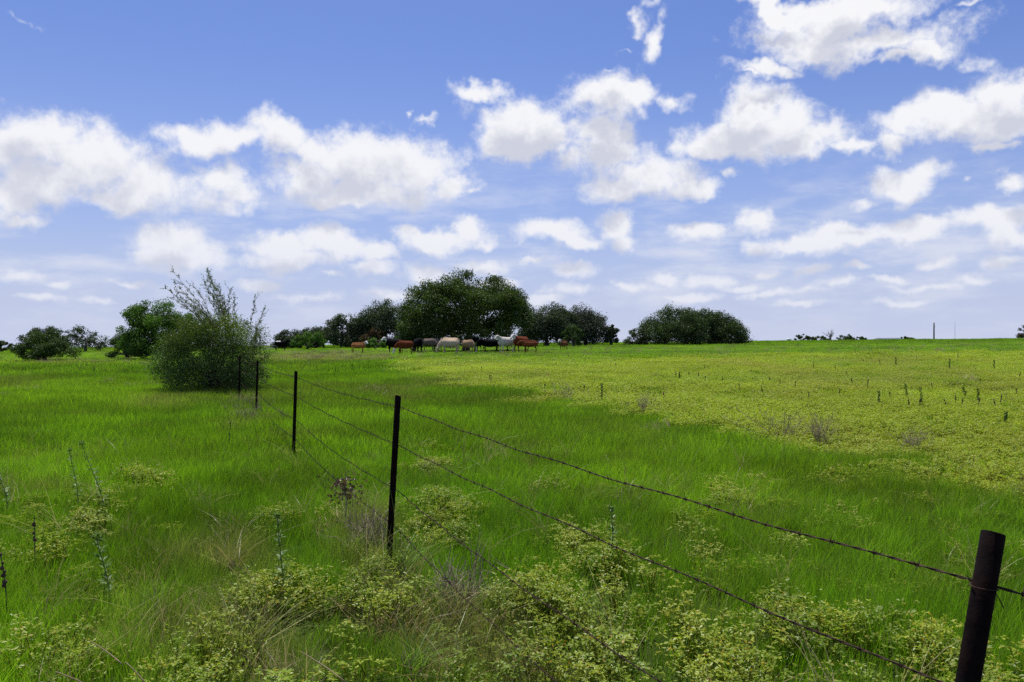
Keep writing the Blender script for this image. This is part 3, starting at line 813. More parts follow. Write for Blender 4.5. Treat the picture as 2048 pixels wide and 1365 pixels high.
def cow_mesh(pose='stand', turn=0.0, calf=False, udder=False, fat=1.0, step=0.0):
    """head towards +X, withers 1.36 m; returns mesh with head-frame information for the coat"""
    mb = MB(); g = .90 if calf else 1.0
    W_ = .335 * fat * (.86 if calf else 1); dpt = .78 if calf else 1.0
    body = [(-.82, 0, 1.10, .09, .10), (-.79, 0, 1.07, .19, .20), (-.70, 0, 1.03, .26, .30 * dpt), (-.50, 0, .98, W_ * .92, .36 * dpt), (-.22, 0, .94, W_ * 1.06, .395 * dpt), (.08, 0, .94, W_ * 1.04, .405 * dpt),
            (.34, 0, .96, W_ * .90, .40 * dpt), (.54, 0, 1.0, W_ * .74, .36 * dpt), (.68, 0, 1.02, .19, .28 * dpt), (.76, 0, 1.04, .11, .17)]
    ring_loft(mb, body, 18)
    ring_loft(mb, [(-.74, 0, 1.25, .10, .05), (-.55, 0, 1.30, .12, .06), (-.2, 0, 1.30, .11, .05), (.2, 0, 1.32, .10, .06), (.48, 0, 1.34, .09, .07), (.62, 0, 1.28, .07, .08)], 10)   # topline
    legl = 1.0
    for s in (1, -1):   # hind legs: haunch, stifle, hock, cannon, hoof
        y = .17 * s * fat; k = step * s
        ring_loft(mb, [(-.60, y * .8, 1.12, .12, .24), (-.56, y * 1.05, .90, .125, .22), (-.52, y * 1.1, .74, .105, .16), (-.60, y, .60, .065, .09), (-.70 + k * .3, y * .95, .46, .048, .068), (-.69 + k * .8, y * .95, .34, .040, .048), (-.66 + k, y * .95, .16, .037, .042), (-.65 + k, y * .95, .08, .050, .052), (-.63 + k, y * .95, .0, .055, .062)], 12)
        y = .165 * s * fat; k = -step * s
        ring_loft(mb, [(.46, y * .8, 1.10, .10, .19), (.47, y, .90, .10, .16), (.48, y * 1.05, .74, .080, .11), (.50 + k * .2, y, .58, .060, .075), (.51 + k * .5, y, .42, .052, .060), (.50 + k * .8, y, .30, .038, .044), (.50 + k, y, .15, .036, .040), (.51 + k, y, .08, .048, .050), (.52 + k, y, .0, .054, .060)], 12)
    if udder: ring_loft(mb, [(-.52, 0, .62, .07, .05), (-.44, 0, .58, .13, .10), (-.32, 0, .60, .12, .09), (-.22, 0, .64, .06, .05)], 10)
    ring_loft(mb, [(.60, 0, .70, .05, .05), (.70, 0, .74, .07, .10), (.80, 0, .86, .06, .10), (.84, 0, .98, .05, .08)], 10)   # brisket
    # neck and head
    if pose == 'graze':
        n0, n1, n2 = np.array([.60, 0, 1.06]), np.array([.92, 0, .82]), np.array([1.10, 0, .50])
        hd = np.array([.30, 0, -.95])
    elif pose == 'level':
        n0, n1, n2 = np.array([.58, 0, 1.08]), np.array([.86, 0, 1.20]), np.array([1.08, 0, 1.24])
        hd = np.array([.80, 0, -.60])
    else:
        n0, n1, n2 = np.array([.56, 0, 1.10]), np.array([.80, 0, 1.30]), np.array([1.0, 0, 1.44])
        hd = np.array([.80, 0, -.62])
    hd = hd / np.linalg.norm(hd)
    pv = np.array([.62, 0, 0])
    def tw(p, f):  # turn neck and head gradually
        return rot_z(p - pv, turn * f) + pv
    n1 = tw(n1, .35); n2 = tw(n2, .6); hd = rot_z(hd, turn)
    ns = .92 if calf else 1
    ring_loft(mb, [(*n0, .19 * ns, .28 * ns), (*((n0 + n1) / 2), .155 * ns, .235 * ns), (*n1, .13 * ns, .19 * ns), (*((n1 + n2) / 2), .115, .155), (*n2, .11, .13)], 14)
    hs = .95 if calf else 1.0
    hL = .50 * hs
    h0 = n2 - hd * .06
    ring_loft(mb, [(*(h0 - hd * .04), .07, .07), (*(h0 + hd * .02), .115, .115), (*(h0 + hd * .14), .125, .125), (*(h0 + hd * .26), .095, .105), (*(h0 + hd * .38), .075, .085), (*(h0 + hd * .47), .085, .08), (*(h0 + hd * .53), .06, .055)], 14)
    sdv = np.cross([0, 0, 1.0], hd); sdv /= np.linalg.norm(sdv); up = np.cross(hd, sdv)
    for s in (1, -1):   # ears
        e0 = h0 + hd * .02 + sdv * s * .09 + up * .04
        e1 = e0 + sdv * s * .10 - up * .005; e2 = e0 + sdv * s * .21 - up * .05
        ring_loft(mb, [(*e0, .028, .028), (*e1, .058, .026), (*e2, .022, .018)], 8)
    # tail
    ring_loft(mb, [(-.78, 0, 1.22, .035, .035), (-.86, 0, 1.14, .030, .030), (-.885, 0, .95, .024, .024), (-.885, 0, .70, .022, .022), (-.88, .01, .52, .038, .038), (-.88, .01, .36, .026, .026)], 8)
    me = mb.mesh('cow_raw')
    ob = bpy.data.objects.new('cow_raw', me); COL.objects.link(ob)
    md = ob.modifiers.new('r', 'REMESH'); md.mode = 'VOXEL'; md.voxel_size = .026
    sm = ob.modifiers.new('s', 'SMOOTH'); sm.factor = .5; sm.iterations = 3
    dg = bpy.context.evaluated_depsgraph_get()
    me2 = bpy.data.meshes.new_from_object(ob.evaluated_get(dg))
    bpy.data.objects.remove(ob); bpy.data.meshes.remove(me)
    return me2, h0, hd, sdv, up
def cow(label, px, Y, head_deg, coat, size=1.0, pose='stand', turn=0.0, face=None, legs=None, belly=None, calf=False, udder=False, fat=1.0, step=.05, patch=None, name='cow'):
    me, h0, hd, sdv, up = cow_mesh(pose, turn, calf, udder, fat, step)
    n = len(me.vertices); V = np.empty(n * 3, np.float32); me.vertices.foreach_get('co', V); V = V.reshape(-1, 3)
    c = np.tile(np.array(coat, float), (n, 1))
    wob = np.array([mnoise.noise(Vector(v) * 5) for v in V]) * .05
    if belly is not None: c[(V[:, 2] + wob < .66) & (V[:, 2] > .5) & (np.abs(V[:, 0]) < .5)] = belly
    if legs is not None: c[V[:, 2] + wob < .38] = legs
    d = (V - h0) @ hd
    hm = (d + wob * 1.4 > -.02) & (np.linalg.norm(V - (h0 + hd * .22), axis=1) < .36)
    if face is not None:
        c[hm] = face
    nose = hm & (d > .47); c[nose] = c[nose] * .45 + np.array([.10, .06, .05]) * .55
    for s in (1, -1):
        ec = h0 + hd * .15 + sdv * s * .11 + up * .05
        c[np.linalg.norm(V - ec, axis=1) < .032] = (.01, .01, .01)
    c[V[:, 2] < .055] = (.03, .025, .02)
    tailt = (V[:, 0] < -.80) & (V[:, 2] < .58); c[tailt] = c[tailt] * .6
    if patch is not None: c[patch(V + wob[:, None])] = (.72, .70, .66)
    a = me.attributes.new('col', 'FLOAT_COLOR', 'POINT'); cc = np.ones((n, 4), np.float32); cc[:, :3] = c; a.data.foreach_set('color', cc.ravel())
    me.polygons.foreach_set('use_smooth', np.ones(len(me.polygons), bool))
    me.materials.clear()
    x = (px - CX) / F * Y
    me.name = name
    o = link(name, me, M_COAT); o.location = (x, Y, tz(x, Y) + .0); o.rotation_euler = (0, 0, R(head_deg)); o.scale = (size * 1.0, size * 1.04, size * 1.0)
    tag(o, label, 'calf' if calf else 'cow', 'cattle herd')
    return o
BLK = (.004, .0035, .004); RED = (.15, .036, .013); TAN = (.42, .20, .075); CRM = (.54, .43, .29); WHT = (.66, .60, .50); GRY = (.17, .13, .105); BUF = (.34, .22, .13)
FW = (.75, .72, .68)
cow('tan calf with white face standing apart left of the herd', 717, 78, 8, (.40, .17, .06), .80, 'stand', R(-55), face=FW, legs=(.26, .11, .05), calf=True, name='calf')
cow('black cow with white face, leftmost of the herd', 789, 76.5, 172, BLK, 1.0, 'stand', R(50), face=FW, fat=1.05)
cow('reddish brown cow grazing with white face down, left end of herd', 810, 72.5, 196, RED, .90, 'graze', R(22), face=FW, belly=(.2, .08, .04), name='cow')
cow('black cow standing end-on behind the grazing red cow', 836, 77, -65, BLK, 1.02, 'level', 0)
cow('grey-brown cow in the shade left of the cream pair', 858, 78.5, -28, GRY, 1.0, 'graze', R(-20), legs=(.06, .05, .045))
cow('slim grey cow in shade, mostly behind the grazing cream cow', 876, 79.5, -100, (.20, .17, .15), .98, 'level', 0)
cow('pale cream cow partly hidden behind the grazing cream cow', 900, 75.5, 180, (.58, .42, .28), 1.04, 'graze', 0, face=None)
cow('cream cow grazing in front of the other cream cow', 899, 72.5, 176, CRM, .96, 'graze', R(8), udder=True, fat=1.05)
cow('rounded buff cow grazing, rump half turned, right of cream pair', 936, 73.5, -48, BUF, .90, 'graze', R(20), face=(.55, .45, .36), fat=1.08)
cow('black cow deep in shade behind the tall green weed', 957, 79.5, -120, BLK, 1.0, 'stand', 0)
cow('black cow standing sideways in the middle of the gap', 980, 76.5, 178, BLK, .94, 'level', R(30))
cow('black calf half hidden behind the white cow', 1003, 78, 180, BLK, .86, 'level', 0, calf=True, name='calf')
cow('white cow looking towards the camera', 1013, 74.5, 212, WHT, 1.06, 'stand', R(18), fat=1.05, name='cow')
cow('big red-brown cow with white face beside the white cow', 1042, 74, 224, RED, 1.10, 'stand', R(12), face=FW, fat=1.08)
cow('red-brown calf pressed against the big red cow\'s flank', 1060, 72.5, 186, (.21, .062, .024), .82, 'level', 0, calf=True, face=(.2, .07, .03), name='calf')
cow('lone brown calf with white face standing right of the herd', 1127, 83, 238, (.20, .075, .03), .78, 'stand', R(-8), face=FW, calf=True, name='calf')
cow('black cow with white patch on its back beside the pipe gate', 562, 112, 12, BLK, 1.02, 'stand', R(-10), patch=lambda V: (V[:, 2] > 1.24) & (V[:, 0] < -.05) & (V[:, 0] > -.75))

# ------------------------------------------------------------------ pipe gate, pole, mast, tank, barn
gY = 116.0; gx0 = (513 - CX) / F * gY; gx1 = (554 - CX) / F * gY; gzb = tz((gx0 + gx1) / 2, gY)
gate = empty('pipe_gate', ((gx0 + gx1) / 2, gY, gzb)); tag(gate, 'grey metal pipe gate beside the far black cow, left of the tree row', 'gate')
gw = (gx1 - gx0) / 2
for k in range(5):
    b_ = MB(); b_.tube([(-gw, 0, .18 + .25 * k), (0, 0, .18 + .25 * k), (gw, 0, .18 + .25 * k)], .03, 8); b_.build('rail', M_GALV, gate, True)
for xx in (-gw, -gw * .33, gw * .33, gw):
    b_ = MB(); b_.tube([(xx, .04, .12), (xx, .04, .65), (xx, .04, 1.24)], .03, 8); b_.build('upright', M_GALV, gate, True)
def pole(name, label, cat, px, py_top, Y, r0, r1, mat, tip=True):
    x = (px - CX) / F * Y; zt = EYE + (HY - py_top) / F * Y; zb = tz(x, Y)
    root = empty(name, (x, Y, zb)); tag(root, label, cat)
    H = zt - zb
    b_ = MB(); b_.tube([(0, 0, -.4), (0, 0, H * .3), (0, 0, H * .7), (0, 0, H)], np.linspace(r0, r1, 4), 12); b_.build('shaft', mat, root, True)
    return root, H
po, H = pole('wooden_post', 'dark wooden post standing beside the far pipe gate', 'post', 520, 672, 117, .11, .10, M_POLE)
b_ = MB(); b_.tube([(0, 0, H - .02), (0, 0, H + .05), (0, 0, H + .10)], [.12, .11, .03], 10); b_.build('cap', M_POLE, po)
po, H = pole('utility_pole', 'thick dark pole rising from the right horizon', 'pole', 1868, 646, 262, .24, .19, M_POLE)
b_ = MB(); b_.tube([(0, -.22, H - .5), (0, -.22, H - .2), (0, -.22, H + .25)], [.05, .07, .04], 8); b_.build('insulator', M_GALV, po)
b_ = MB(); b_.box((-.16, -.30, H - 1.4), (.16, -.18, H - .9)); b_.build('bracket', M_GALV, po)
po, H = pole('radio_mast', 'thin pale mast right of the dark pole on the horizon', 'mast', 1910, 641, 430, .10, .05, M_GALV)
for k in range(3):
    b_ = MB(); z_ = H * (.55 + .2 * k); a_ = k * 2.1
    b_.tube([(0, 0, z_), (.3 * math.cos(a_), .3 * math.sin(a_), z_ + .1), (.6 * math.cos(a_), .6 * math.sin(a_), z_ + .25)], .04, 6); b_.build('crossbar', M_GALV, po)
tx, tY = (1578 - CX) / F * 225, 225
tk = empty('white_tank', (tx, tY, tz(tx, tY))); tag(tk, 'tiny bright white rounded tank on the horizon right of the oak clump', 'tank')
zt = EYE + (HY - 676.5) / F * tY - tz(tx, tY)
b_ = MB(); th = np.linspace(0, 1, 9)
b_.tube([(-.62, 0, zt - .45), (-.58, 0, zt - .45), (-.45, 0, zt - .45), (0, 0, zt - .45), (.45, 0, zt - .45), (.58, 0, zt - .45), (.62, 0, zt - .45)], [.15, .32, .42, .45, .42, .32, .15], 18); b_.build('barrel', M_TANK, tk, True)
for s in (-.35, .35):
    b_ = MB(); b_.box((s - .06, -.35, -.1), (s + .06, .35, zt - .75)); b_.build('support', M_GALV, tk)
b_ = MB(); b_.tube([(0, 0, zt - .02), (0, 0, zt + .03), (0, 0, zt + .05)], [.14, .14, .10], 12); b_.build('lid', M_TANK, tk)
bY = 470.0; bx0 = (1753 - CX) / F * bY; bx1 = (1800 - CX) / F * bY; bxm = (bx0 + bx1) / 2; bz = tz(bxm, bY)
barn = empty('barn', (bxm, bY, bz)); tag(barn, 'long low barn roof just showing over the right horizon', 'barn')
ez = EYE + (HY - 680.5) / F * bY - bz; rz_ = EYE + (HY - 676.0) / F * bY - bz; hw_ = (bx1 - bx0) / 2; dpb = 5.0
b_ = MB(); b_.box((-hw_, -dpb, -.3), (hw_, dpb, ez)); b_.build('wall', M_WALL, barn)
b_ = MB(); e_ = .4
b_.add([(-hw_ - e_, -dpb - e_, ez - .05), (hw_ + e_, -dpb - e_, ez - .05), (hw_ + e_ - .6, 0, rz_), (-hw_ - e_ + .6, 0, rz_), (hw_ + e_, dpb + e_, ez - .05), (-hw_ - e_, dpb + e_, ez - .05)], [(1, 4, 2), (0, 3, 5)], [(0, 1, 2, 3), (3, 2, 4, 5), (0, 5, 4, 1)])
b_.build('roof', M_ROOF, barn)
for xx in (-hw_ * .5, hw_ * .4):
    b_ = MB(); b_.box((xx - 1.6, -dpb - .08, 0), (xx + 1.6, -dpb - .02, min(3.2, ez - .4))); b_.build('door', M_POLE, barn)

# ------------------------------------------------------------------ single weeds
SILV = [(.09, .17, .035), (.19, .27, .085)]
def silver_weed(label, px, py_top, py_base, lean=0.0, seed=0):
    r = np.random.default_rng(seed)
    x, y = ground_at(px, py_base, .25)
    z0 = tz(x, y)
    H = EYE + (HY - py_top) / F * y - z0
    root = empty('silver_weed', (x, y, z0)); tag(root, label, 'weed', 'silvery upright weeds in the left meadow')
    k = 12; t = np.linspace(0, 1, k)
    pts = np.stack([-lean * H * t ** 1.4, .02 * np.sin(t * 5), H * t], 1); pts[0, 2] = -.05
    b = MB(); b.tube(pts, np.linspace(.005, .003, k), 6, C=(.14, .20, .06)); b.build('stem', M_STEM, root, True)
    cs, ts, Ls = [], [], []
    for f_ in np.linspace(.25, 1.0, 15):
        p = np.array([np.interp(f_, t, pts[:, i]) for i in range(3)])
        for a_ in r.uniform(0, 6.28, 6):
            d_ = np.array([math.cos(a_), math.sin(a_), r.uniform(.1, .8)])
            L = .060 * (1.2 - .5 * f_) * r.uniform(.6, 1.2)
            cs.append(p + d_ * L * .5); ts.append(d_); Ls.append(L)
    for a_ in r.uniform(0, 6.28, 34):   # head
        d_ = np.array([math.cos(a_), math.sin(a_), r.uniform(-.3, 1.4)]); cs.append(pts[-1] + d_ * .016); ts.append(d_); Ls.append(.035)
    cs, ts = np.array(cs), np.array(ts); pk = r.random((len(cs), 1))
    b = MB(); b.leaves(cs, ts, unit(len(cs), r) * .3 + [0, 0, 1], np.array(Ls), np.array(Ls) * .34, np.array(SILV[0]) * (1 - pk) + np.array(SILV[1]) * pk, .15)
    b.build('foliage', M_SHRUB, root)
silver_weed('tallest silvery leafy weed, left of the fence', 212, 888, 1000, .28, 1)
silver_weed('short silvery weed just left of the tallest one', 156, 902, 975, .12, 2)
silver_weed('silvery weed at the left edge of the picture', 16, 908, 985, .25, 3)
silver_weed('silvery weed near the second post, in front of the grass', 566, 1034, 1150, .05, 4)
silver_weed('silvery weed low in the left foreground grass', 219, 1074, 1150, .15, 5)
silver_weed('pale leafy weed inside the fence below the top wire', 1228, 1018, 1078, .05, 6)
def seed_spike(name, label, x, y, H, group, kind=0, seed=0, width=1.0):
    r = np.random.default_rng(seed)
    root = empty(name, (x, y, tz(x, y)), r.uniform(0, 6)); tag(root, label, 'weed', group)
    lean = r.uniform(-.14, .14)
    k = 7; t = np.linspace(0, 1, k); pts = np.stack([lean * H * t ** 2, 0 * t, H * t], 1); pts[0, 2] = -.05
    b = MB(); b.tube(pts, np.linspace(.008, .005, k) * width, 5, C=(.07, .10, .03)); b.build('stem', M_STEM, root, True)
    f0_, f1_ = (.55, 1.0)
    if kind == 0:   # brown whorled seed head
        b = MB()
        for f_ in np.sort(r.uniform(f0_, f1_, 8)):
            p = np.array([np.interp(f_, t, pts[:, i]) for i in range(3)]); q_ = .022 * width * r.uniform(.5, 1.15); p = p + np.append(r.normal(0, .006 * width, 2), 0)
            b.tube([p - [0, 0, q_], p - [0, 0, q_ * .4], p + [0, 0, q_ * .4], p + [0, 0, q_]], [q_ * .3, q_, q_ * .95, q_ * .25], 7)
        b.build('seed_head', M_SEED, root, True)
    else:           # green leafy spike
        cs, ts = [], []
        for f_ in np.linspace(.35, 1.02, 26):
            p = np.array([np.interp(f_, t, pts[:, i]) for i in range(3)])
            for a_ in r.uniform(0, 6.28, 4):
                d_ = np.array([math.cos(a_), math.sin(a_), .9]); cs.append(p + d_ * .035 * width); ts.append(d_)
        cs, ts = np.array(cs), np.array(ts)
        b = MB(); b.leaves(cs, ts, unit(len(cs), r) + [0, 0, .4], .085 * width * r.uniform(.6, 1.2, len(cs)), .026 * width, (.04, .085, .022), .1); b.build('foliage', M_SHRUB, root)
    return root
for (px, pyt, pyb, lab) in ((70, 1036, 1110, 'brown whorled seed spike rising from the left grass'), (15, 1106, 1190, 'brown seed spike low at the left picture edge'), (458, 842, 880, 'thin dark seed stalk left of the fence, below the shrub')):
    x, y = ground_at(px, pyb, .2); seed_spike('seed_spike', lab, x, y, EYE + (HY - pyt) / F * y - tz(x, y), 'brown seed spikes in the left meadow', 0, px, .6)
DARKW = [(1627, 739, 13), (1760, 732, 10), (1916, 726, 15), (1735, 778, 18), (1590, 779, 15), (1525, 787, 10), (1893, 817, 8), (1911, 808, 10), (1924, 812, 9), (1819, 815, 9), (1840, 814, 11), (1780, 798, 8), (1679, 790, 8), (1727, 726, 6), (1833, 721, 9), (1671, 741, 8),
         (1693, 753, 7), (1540, 764, 8), (2038, 758, 12), (1957, 815, 16), (1991, 817, 14), (2002, 812, 22), (2035, 794, 14), (962, 744, 8), (944, 742, 6), (982, 761, 9), (978, 761, 8), (1138, 717, 6), (1231, 735, 7), (1089, 782, 6), (1167, 783, 8), (1327, 800, 8), (1351, 756, 10),
         (1378, 754, 8), (1397, 759, 13), (1410, 764, 9), (1446, 764, 6), (1503, 748, 7), (1410, 738, 6), (1232, 736, 6), (1618, 800, 7), (1560, 770, 7), (1480, 780, 8), (1705, 768, 6), (1865, 780, 8), (1960, 770, 7)]
for k, (px, pyb, h) in enumerate(DARKW):
    x, y = ground_at(px, pyb, .12)
    seed_spike('weed_stalk', 'small dark dried weed stalk standing in the yellow-green field', x, y, max(.30, h / F * y + .15), 'dark weed stalks in the yellow-green field', 0, 100 + k, .6 + y * .007)
GREENW = [(1792, 735, 19, 'bushy-topped green weed spike in the far field, below the barn roof'), (1899, 741, 22, 'thick green weed spike in the far field, just below the pale mast'), (1988, 740, 18, 'green weed spike in the far field, nearest the right edge'),
          (1758, 810, 26, 'leaning green weed spike, leftmost of the mid-field cluster on the right'), (1814, 800, 30, 'slim straight green weed spike, second of the mid-field cluster on the right'), (1844, 811, 34, 'tallest green weed spike of the mid-field cluster on the right'),
          (1927, 792, 16, 'short green weed spike, left one of a close pair in the right field'), (1931, 799, 15, 'short green weed spike, right one of a close pair in the right field'), (1955, 805, 25, 'tall leaning green weed spike right of the close pair'),
          (1359, 760, 14, 'small green weed spike among dark stalks below the lone oak clump'), (1204, 806, 36, 'lone tall green weed on the left edge of the yellow-green field'), (2011, 846, 20, 'green weed spike nearest the camera on the right of the field')]
for k, (px, pyb, h, lab) in enumerate(GREENW):
    x, y = ground_at(px, pyb, .12)
    seed_spike('leafy_weed', lab, x, y, h / F * y + .12, 'green weed spikes in the yellow-green field', 1, 200 + k, .45 + y * .006)
x, y = (950 - CX) / F * 69, 69.0
rt = seed_spike('leafy_weed', 'tall green weed standing in front of the herd by the buff cow', x, y, .95, None, 1, 333, 1.7)

# dry twig shrubs at the edge of the field
def twig_shrub(label, px, pyb, wpx, hpx, seed, cols=None):
    r = np.random.default_rng(seed)
    x, y = ground_at(px, pyb, .12); H = hpx / F * y + .12; Wd = wpx / F * y
    root = empty('dry_weed', (x, y, tz(x, y))); tag(root, label, 'dry weed', 'dry twiggy weeds')
    b = MB()
    for k in range(26):
        tip = np.array([r.normal(0, Wd * .33), r.normal(0, Wd * .3), H * r.uniform(.5, 1.0)])
        pts = limb(b, [r.normal(0, .04), r.normal(0, .04), -.04], tip, .0032, .0016, .1, 6, 4)
        for _ in range(6):
            j = r.integers(2, 6); e = pts[j] + unit(1, r)[0] * .12 + [0, 0, .07]; b.tube([pts[j], (pts[j] + e) / 2, e], [.0025, .002, .0013], 4, cap=False)
    b.build('stem', M_TWIG, root)
for a_ in [('grey twiggy dry weed at the field edge, farthest of its kind', 1128, 798, 60, 30, 1), ('grey twiggy dry weed at the field edge, left of the stick', 1290, 822, 70, 36, 2), ('widest grey twiggy dry weed in the middle of the field edge', 1565, 868, 110, 52, 3),
           ('narrow brown dry weed right of the widest one', 1640, 884, 50, 56, 4), ('grey dry weed near the field edge on the right', 1822, 896, 60, 34, 5), ('dry brown weed tangled round the second post', 742, 1090, 80, 62, 6), ('grey dry weed at the foot of the fourth post', 500, 840, 70, 50, 7),
           ('twiggy dry weed in the foreground right of the second post', 930, 1190, 130, 62, 8)]: twig_shrub(*a_)
# dried vine caught in the fence left of the second post
x, y = ground_at(690, 1035, .2)
y = 7.2; x = (690 - CX) / F * y; zc = EYE + (HY - 972) / F * y
vine = empty('dried_vine', (x, y, tz(x, y))); tag(vine, 'curled brown dried vine hanging on the lower fence wires', 'vine')
r = np.random.default_rng(9); b = MB(); zl = zc - tz(x, y)
limb(b, [.02, 0, -.05], [0, 0, zl], .006, .005, .1, 8, 5)
for k in range(16): limb(b, [0, 0, zl - .05], np.array([0, 0, zl - .02]) + r.normal(0, .09, 3), .004, .0015, .2, 6, 4)
b.build('stem', M_TWIG, vine)
b = MB(); n = 150; b.leaves(np.array([0, 0, zl - .02]) + r.normal(0, .07, (n, 3)), unit(n, r), unit(n, r), .045 * r.uniform(.6, 1.2, n), .022, np.array([.13, .08, .04]) * r.uniform(.6, 1.4, (n, 1)), .5); b.build('foliage', M_STEM, vine)

# ------------------------------------------------------------------ vegetation that nobody could count
def scatter(name, protos, X, Y, rotz, tilt, scl, idx, tint, label, cat):
    n = len(X)
    me = bpy.data.meshes.new(name)
    me.vertices.add(n)
    me.vertices.foreach_set('co', np.stack([X, Y, terrain(X, Y) - .01], 1).astype(np.float32).ravel())
    def att(nm, typ, key, arr): a = me.attributes.new(nm, typ, 'POINT'); a.data.foreach_set(key, np.ascontiguousarray(arr).ravel())
    att('rot', 'FLOAT_VECTOR', 'vector', np.stack([tilt[:, 0], tilt[:, 1], rotz], 1).astype(np.float32))
    att('scl', 'FLOAT_VECTOR', 'vector', scl.astype(np.float32))
    att('idx', 'INT', 'value', idx.astype(np.int32))
    tc_ = np.ones((n, 4), np.float32); tc_[:, :3] = tint
    att('tint', 'FLOAT_COLOR', 'color', tc_)
    me.update()
    pc = bpy.data.collections.new(name + '_kinds')
    for k, (pm, mat) in enumerate(protos):
        pm.materials.append(mat)
        pc.objects.link(bpy.data.objects.new('%s_kind_%02d' % (name, k), pm))
    g = bpy.data.node_groups.new(name, 'GeometryNodeTree')
    g.interface.new_socket('Geometry', in_out='INPUT', socket_type='NodeSocketGeometry')
    g.interface.new_socket('Geometry', in_out='OUTPUT', socket_type='NodeSocketGeometry')
    gi, go = g.nodes.new('NodeGroupInput'), g.nodes.new('NodeGroupOutput')
    ci = g.nodes.new('GeometryNodeCollectionInfo'); ci.inputs['Collection'].default_value = pc
    ci.inputs['Separate Children'].default_value = True; ci.inputs['Reset Children'].default_value = True
    ip = g.nodes.new('GeometryNodeInstanceOnPoints'); ip.inputs['Pick Instance'].default_value = True
    def na(nm, dt): q_ = g.nodes.new('GeometryNodeInputNamedAttribute'); q_.data_type = dt; q_.inputs[0].default_value = nm; return q_.outputs[0]
    er = g.nodes.new('FunctionNodeEulerToRotation')
    L = g.links.new
    L(gi.outputs[0], ip.inputs['Points']); L(ci.outputs[0], ip.inputs['Instance'])
    L(na('idx', 'INT'), ip.inputs['Instance Index']); L(na('rot', 'FLOAT_VECTOR'), er.inputs[0]); L(er.outputs[0], ip.inputs['Rotation'])
    L(na('scl', 'FLOAT_VECTOR'), ip.inputs['Scale']); L(ip.outputs[0], go.inputs[0])
    o = bpy.data.objects.new(name, me); COL.objects.link(o)
    md = o.modifiers.new('scatter', 'NODES'); md.node_group = g
    tag(o, label, cat, kind='stuff')
    return o
def blades(nb, rad, h0, h1, w, curve, seed, c0=(1, 1, 1), c1=(1, 1, 1), segs=3, wind=.10):
    """tuft of grass blades"""
    r = np.random.default_rng(seed)
    a = r.uniform(0, 6.283, nb); q_ = rad * np.sqrt(r.random(nb))
    bx, by = q_ * np.cos(a), q_ * np.sin(a)
    H = r.uniform(h0, h1, nb) * (1 - .25 * q_ / rad)
    la = r.uniform(0, 6.283, nb); lm = H * curve * r.uniform(.2, 1.2, nb)
    lx, ly = np.cos(la) * lm + wind * H, np.sin(la) * lm
    wa = r.uniform(0, 6.283, nb); wx, wy = np.cos(wa) * w / 2, np.sin(wa) * w / 2
    rows = []
    for t in np.linspace(0, 1, segs + 1):
        ww = (1 - t ** 2.2) if t < 1 else .06
        px_, py_ = bx + lx * t ** 1.8, by + ly * t ** 1.8
        pz_ = H * (t - .18 * curve * t ** 2.5) - .02 * (t == 0)
        rows.append(np.stack([np.stack([px_ - wx * ww, py_ - wy * ww, pz_], 1), np.stack([px_ + wx * ww, py_ + wy * ww, pz_], 1)], 1))
    V = np.stack(rows, 1).reshape(nb, -1, 3); per = V.shape[1]
    i = np.arange(nb)[:, None] * per
    Q = np.concatenate([i + np.array([[2 * s, 2 * s + 1, 2 * s + 3, 2 * s + 2]]) for s in range(segs)], 1).reshape(-1, 4)
    pk = r.random((nb, 1)); cc = (np.array(c0) * (1 - pk) + np.array(c1) * pk) * r.uniform(.75, 1.25, (nb, 1))
    return mesh_np('tuft', V.reshape(-1, 3), [Q], np.repeat(cc, per, 0))
def arching_tuft(label, px, pyb, H, spread, nb, seed, c0, c1):
    x, y = ground_at(px, pyb, .1)
    root = empty('grass_tuft', (x, y, tz(x, y))); tag(root, label, 'grass tuft', 'long arching grass tufts')
    o = link('blades', blades(nb, .10, H * .6, H, .0055, spread, seed, c0, c1, segs=6, wind=.25), M_BLADE, root); o['kind'] = 'stuff'
    q_ = MB()
    for k in range(7):
        a_ = k * .9; q_.tube([(.03 * math.cos(a_), .03 * math.sin(a_), -.02), (.05 * math.cos(a_), .05 * math.sin(a_), .06), (.07 * math.cos(a_), .07 * math.sin(a_), .14)], [.006, .005, .003], 5, C=(.22, .19, .09))
    q_.build('base', M_BLADE, root)
M_BLADE = leaf_material('long_blade', trans=.45, gloss=.025)
GA, GB, TA, TB = (.13, .24, .03), (.26, .33, .09), (.26, .20, .09), (.36, .30, .15)
arching_tuft('long pale green grass tuft arching right from the second post', 815, 1140, .62, 1.2, 60, 401, GA, GB)
arching_tuft('tan and green grass tuft in the foreground right of the second post', 905, 1225, .55, 1.2, 60, 402, TA, GB)
arching_tuft('long-bladed grass tuft left of the second post', 700, 1100, .5, 1.1, 45, 403, GA, GB)
arching_tuft('dry tan grass tuft left of the silvery weed near the post', 450, 1135, .6, 1.1, 60, 404, TA, TB)
arching_tuft('dry tan grass tuft low in the left foreground', 500, 1290, .6, 1.2, 60, 405, TA, GB)
arching_tuft('green grass tuft at the bottom middle among the pale weeds', 830, 1330, .5, 1.2, 50, 406, GA, GB)
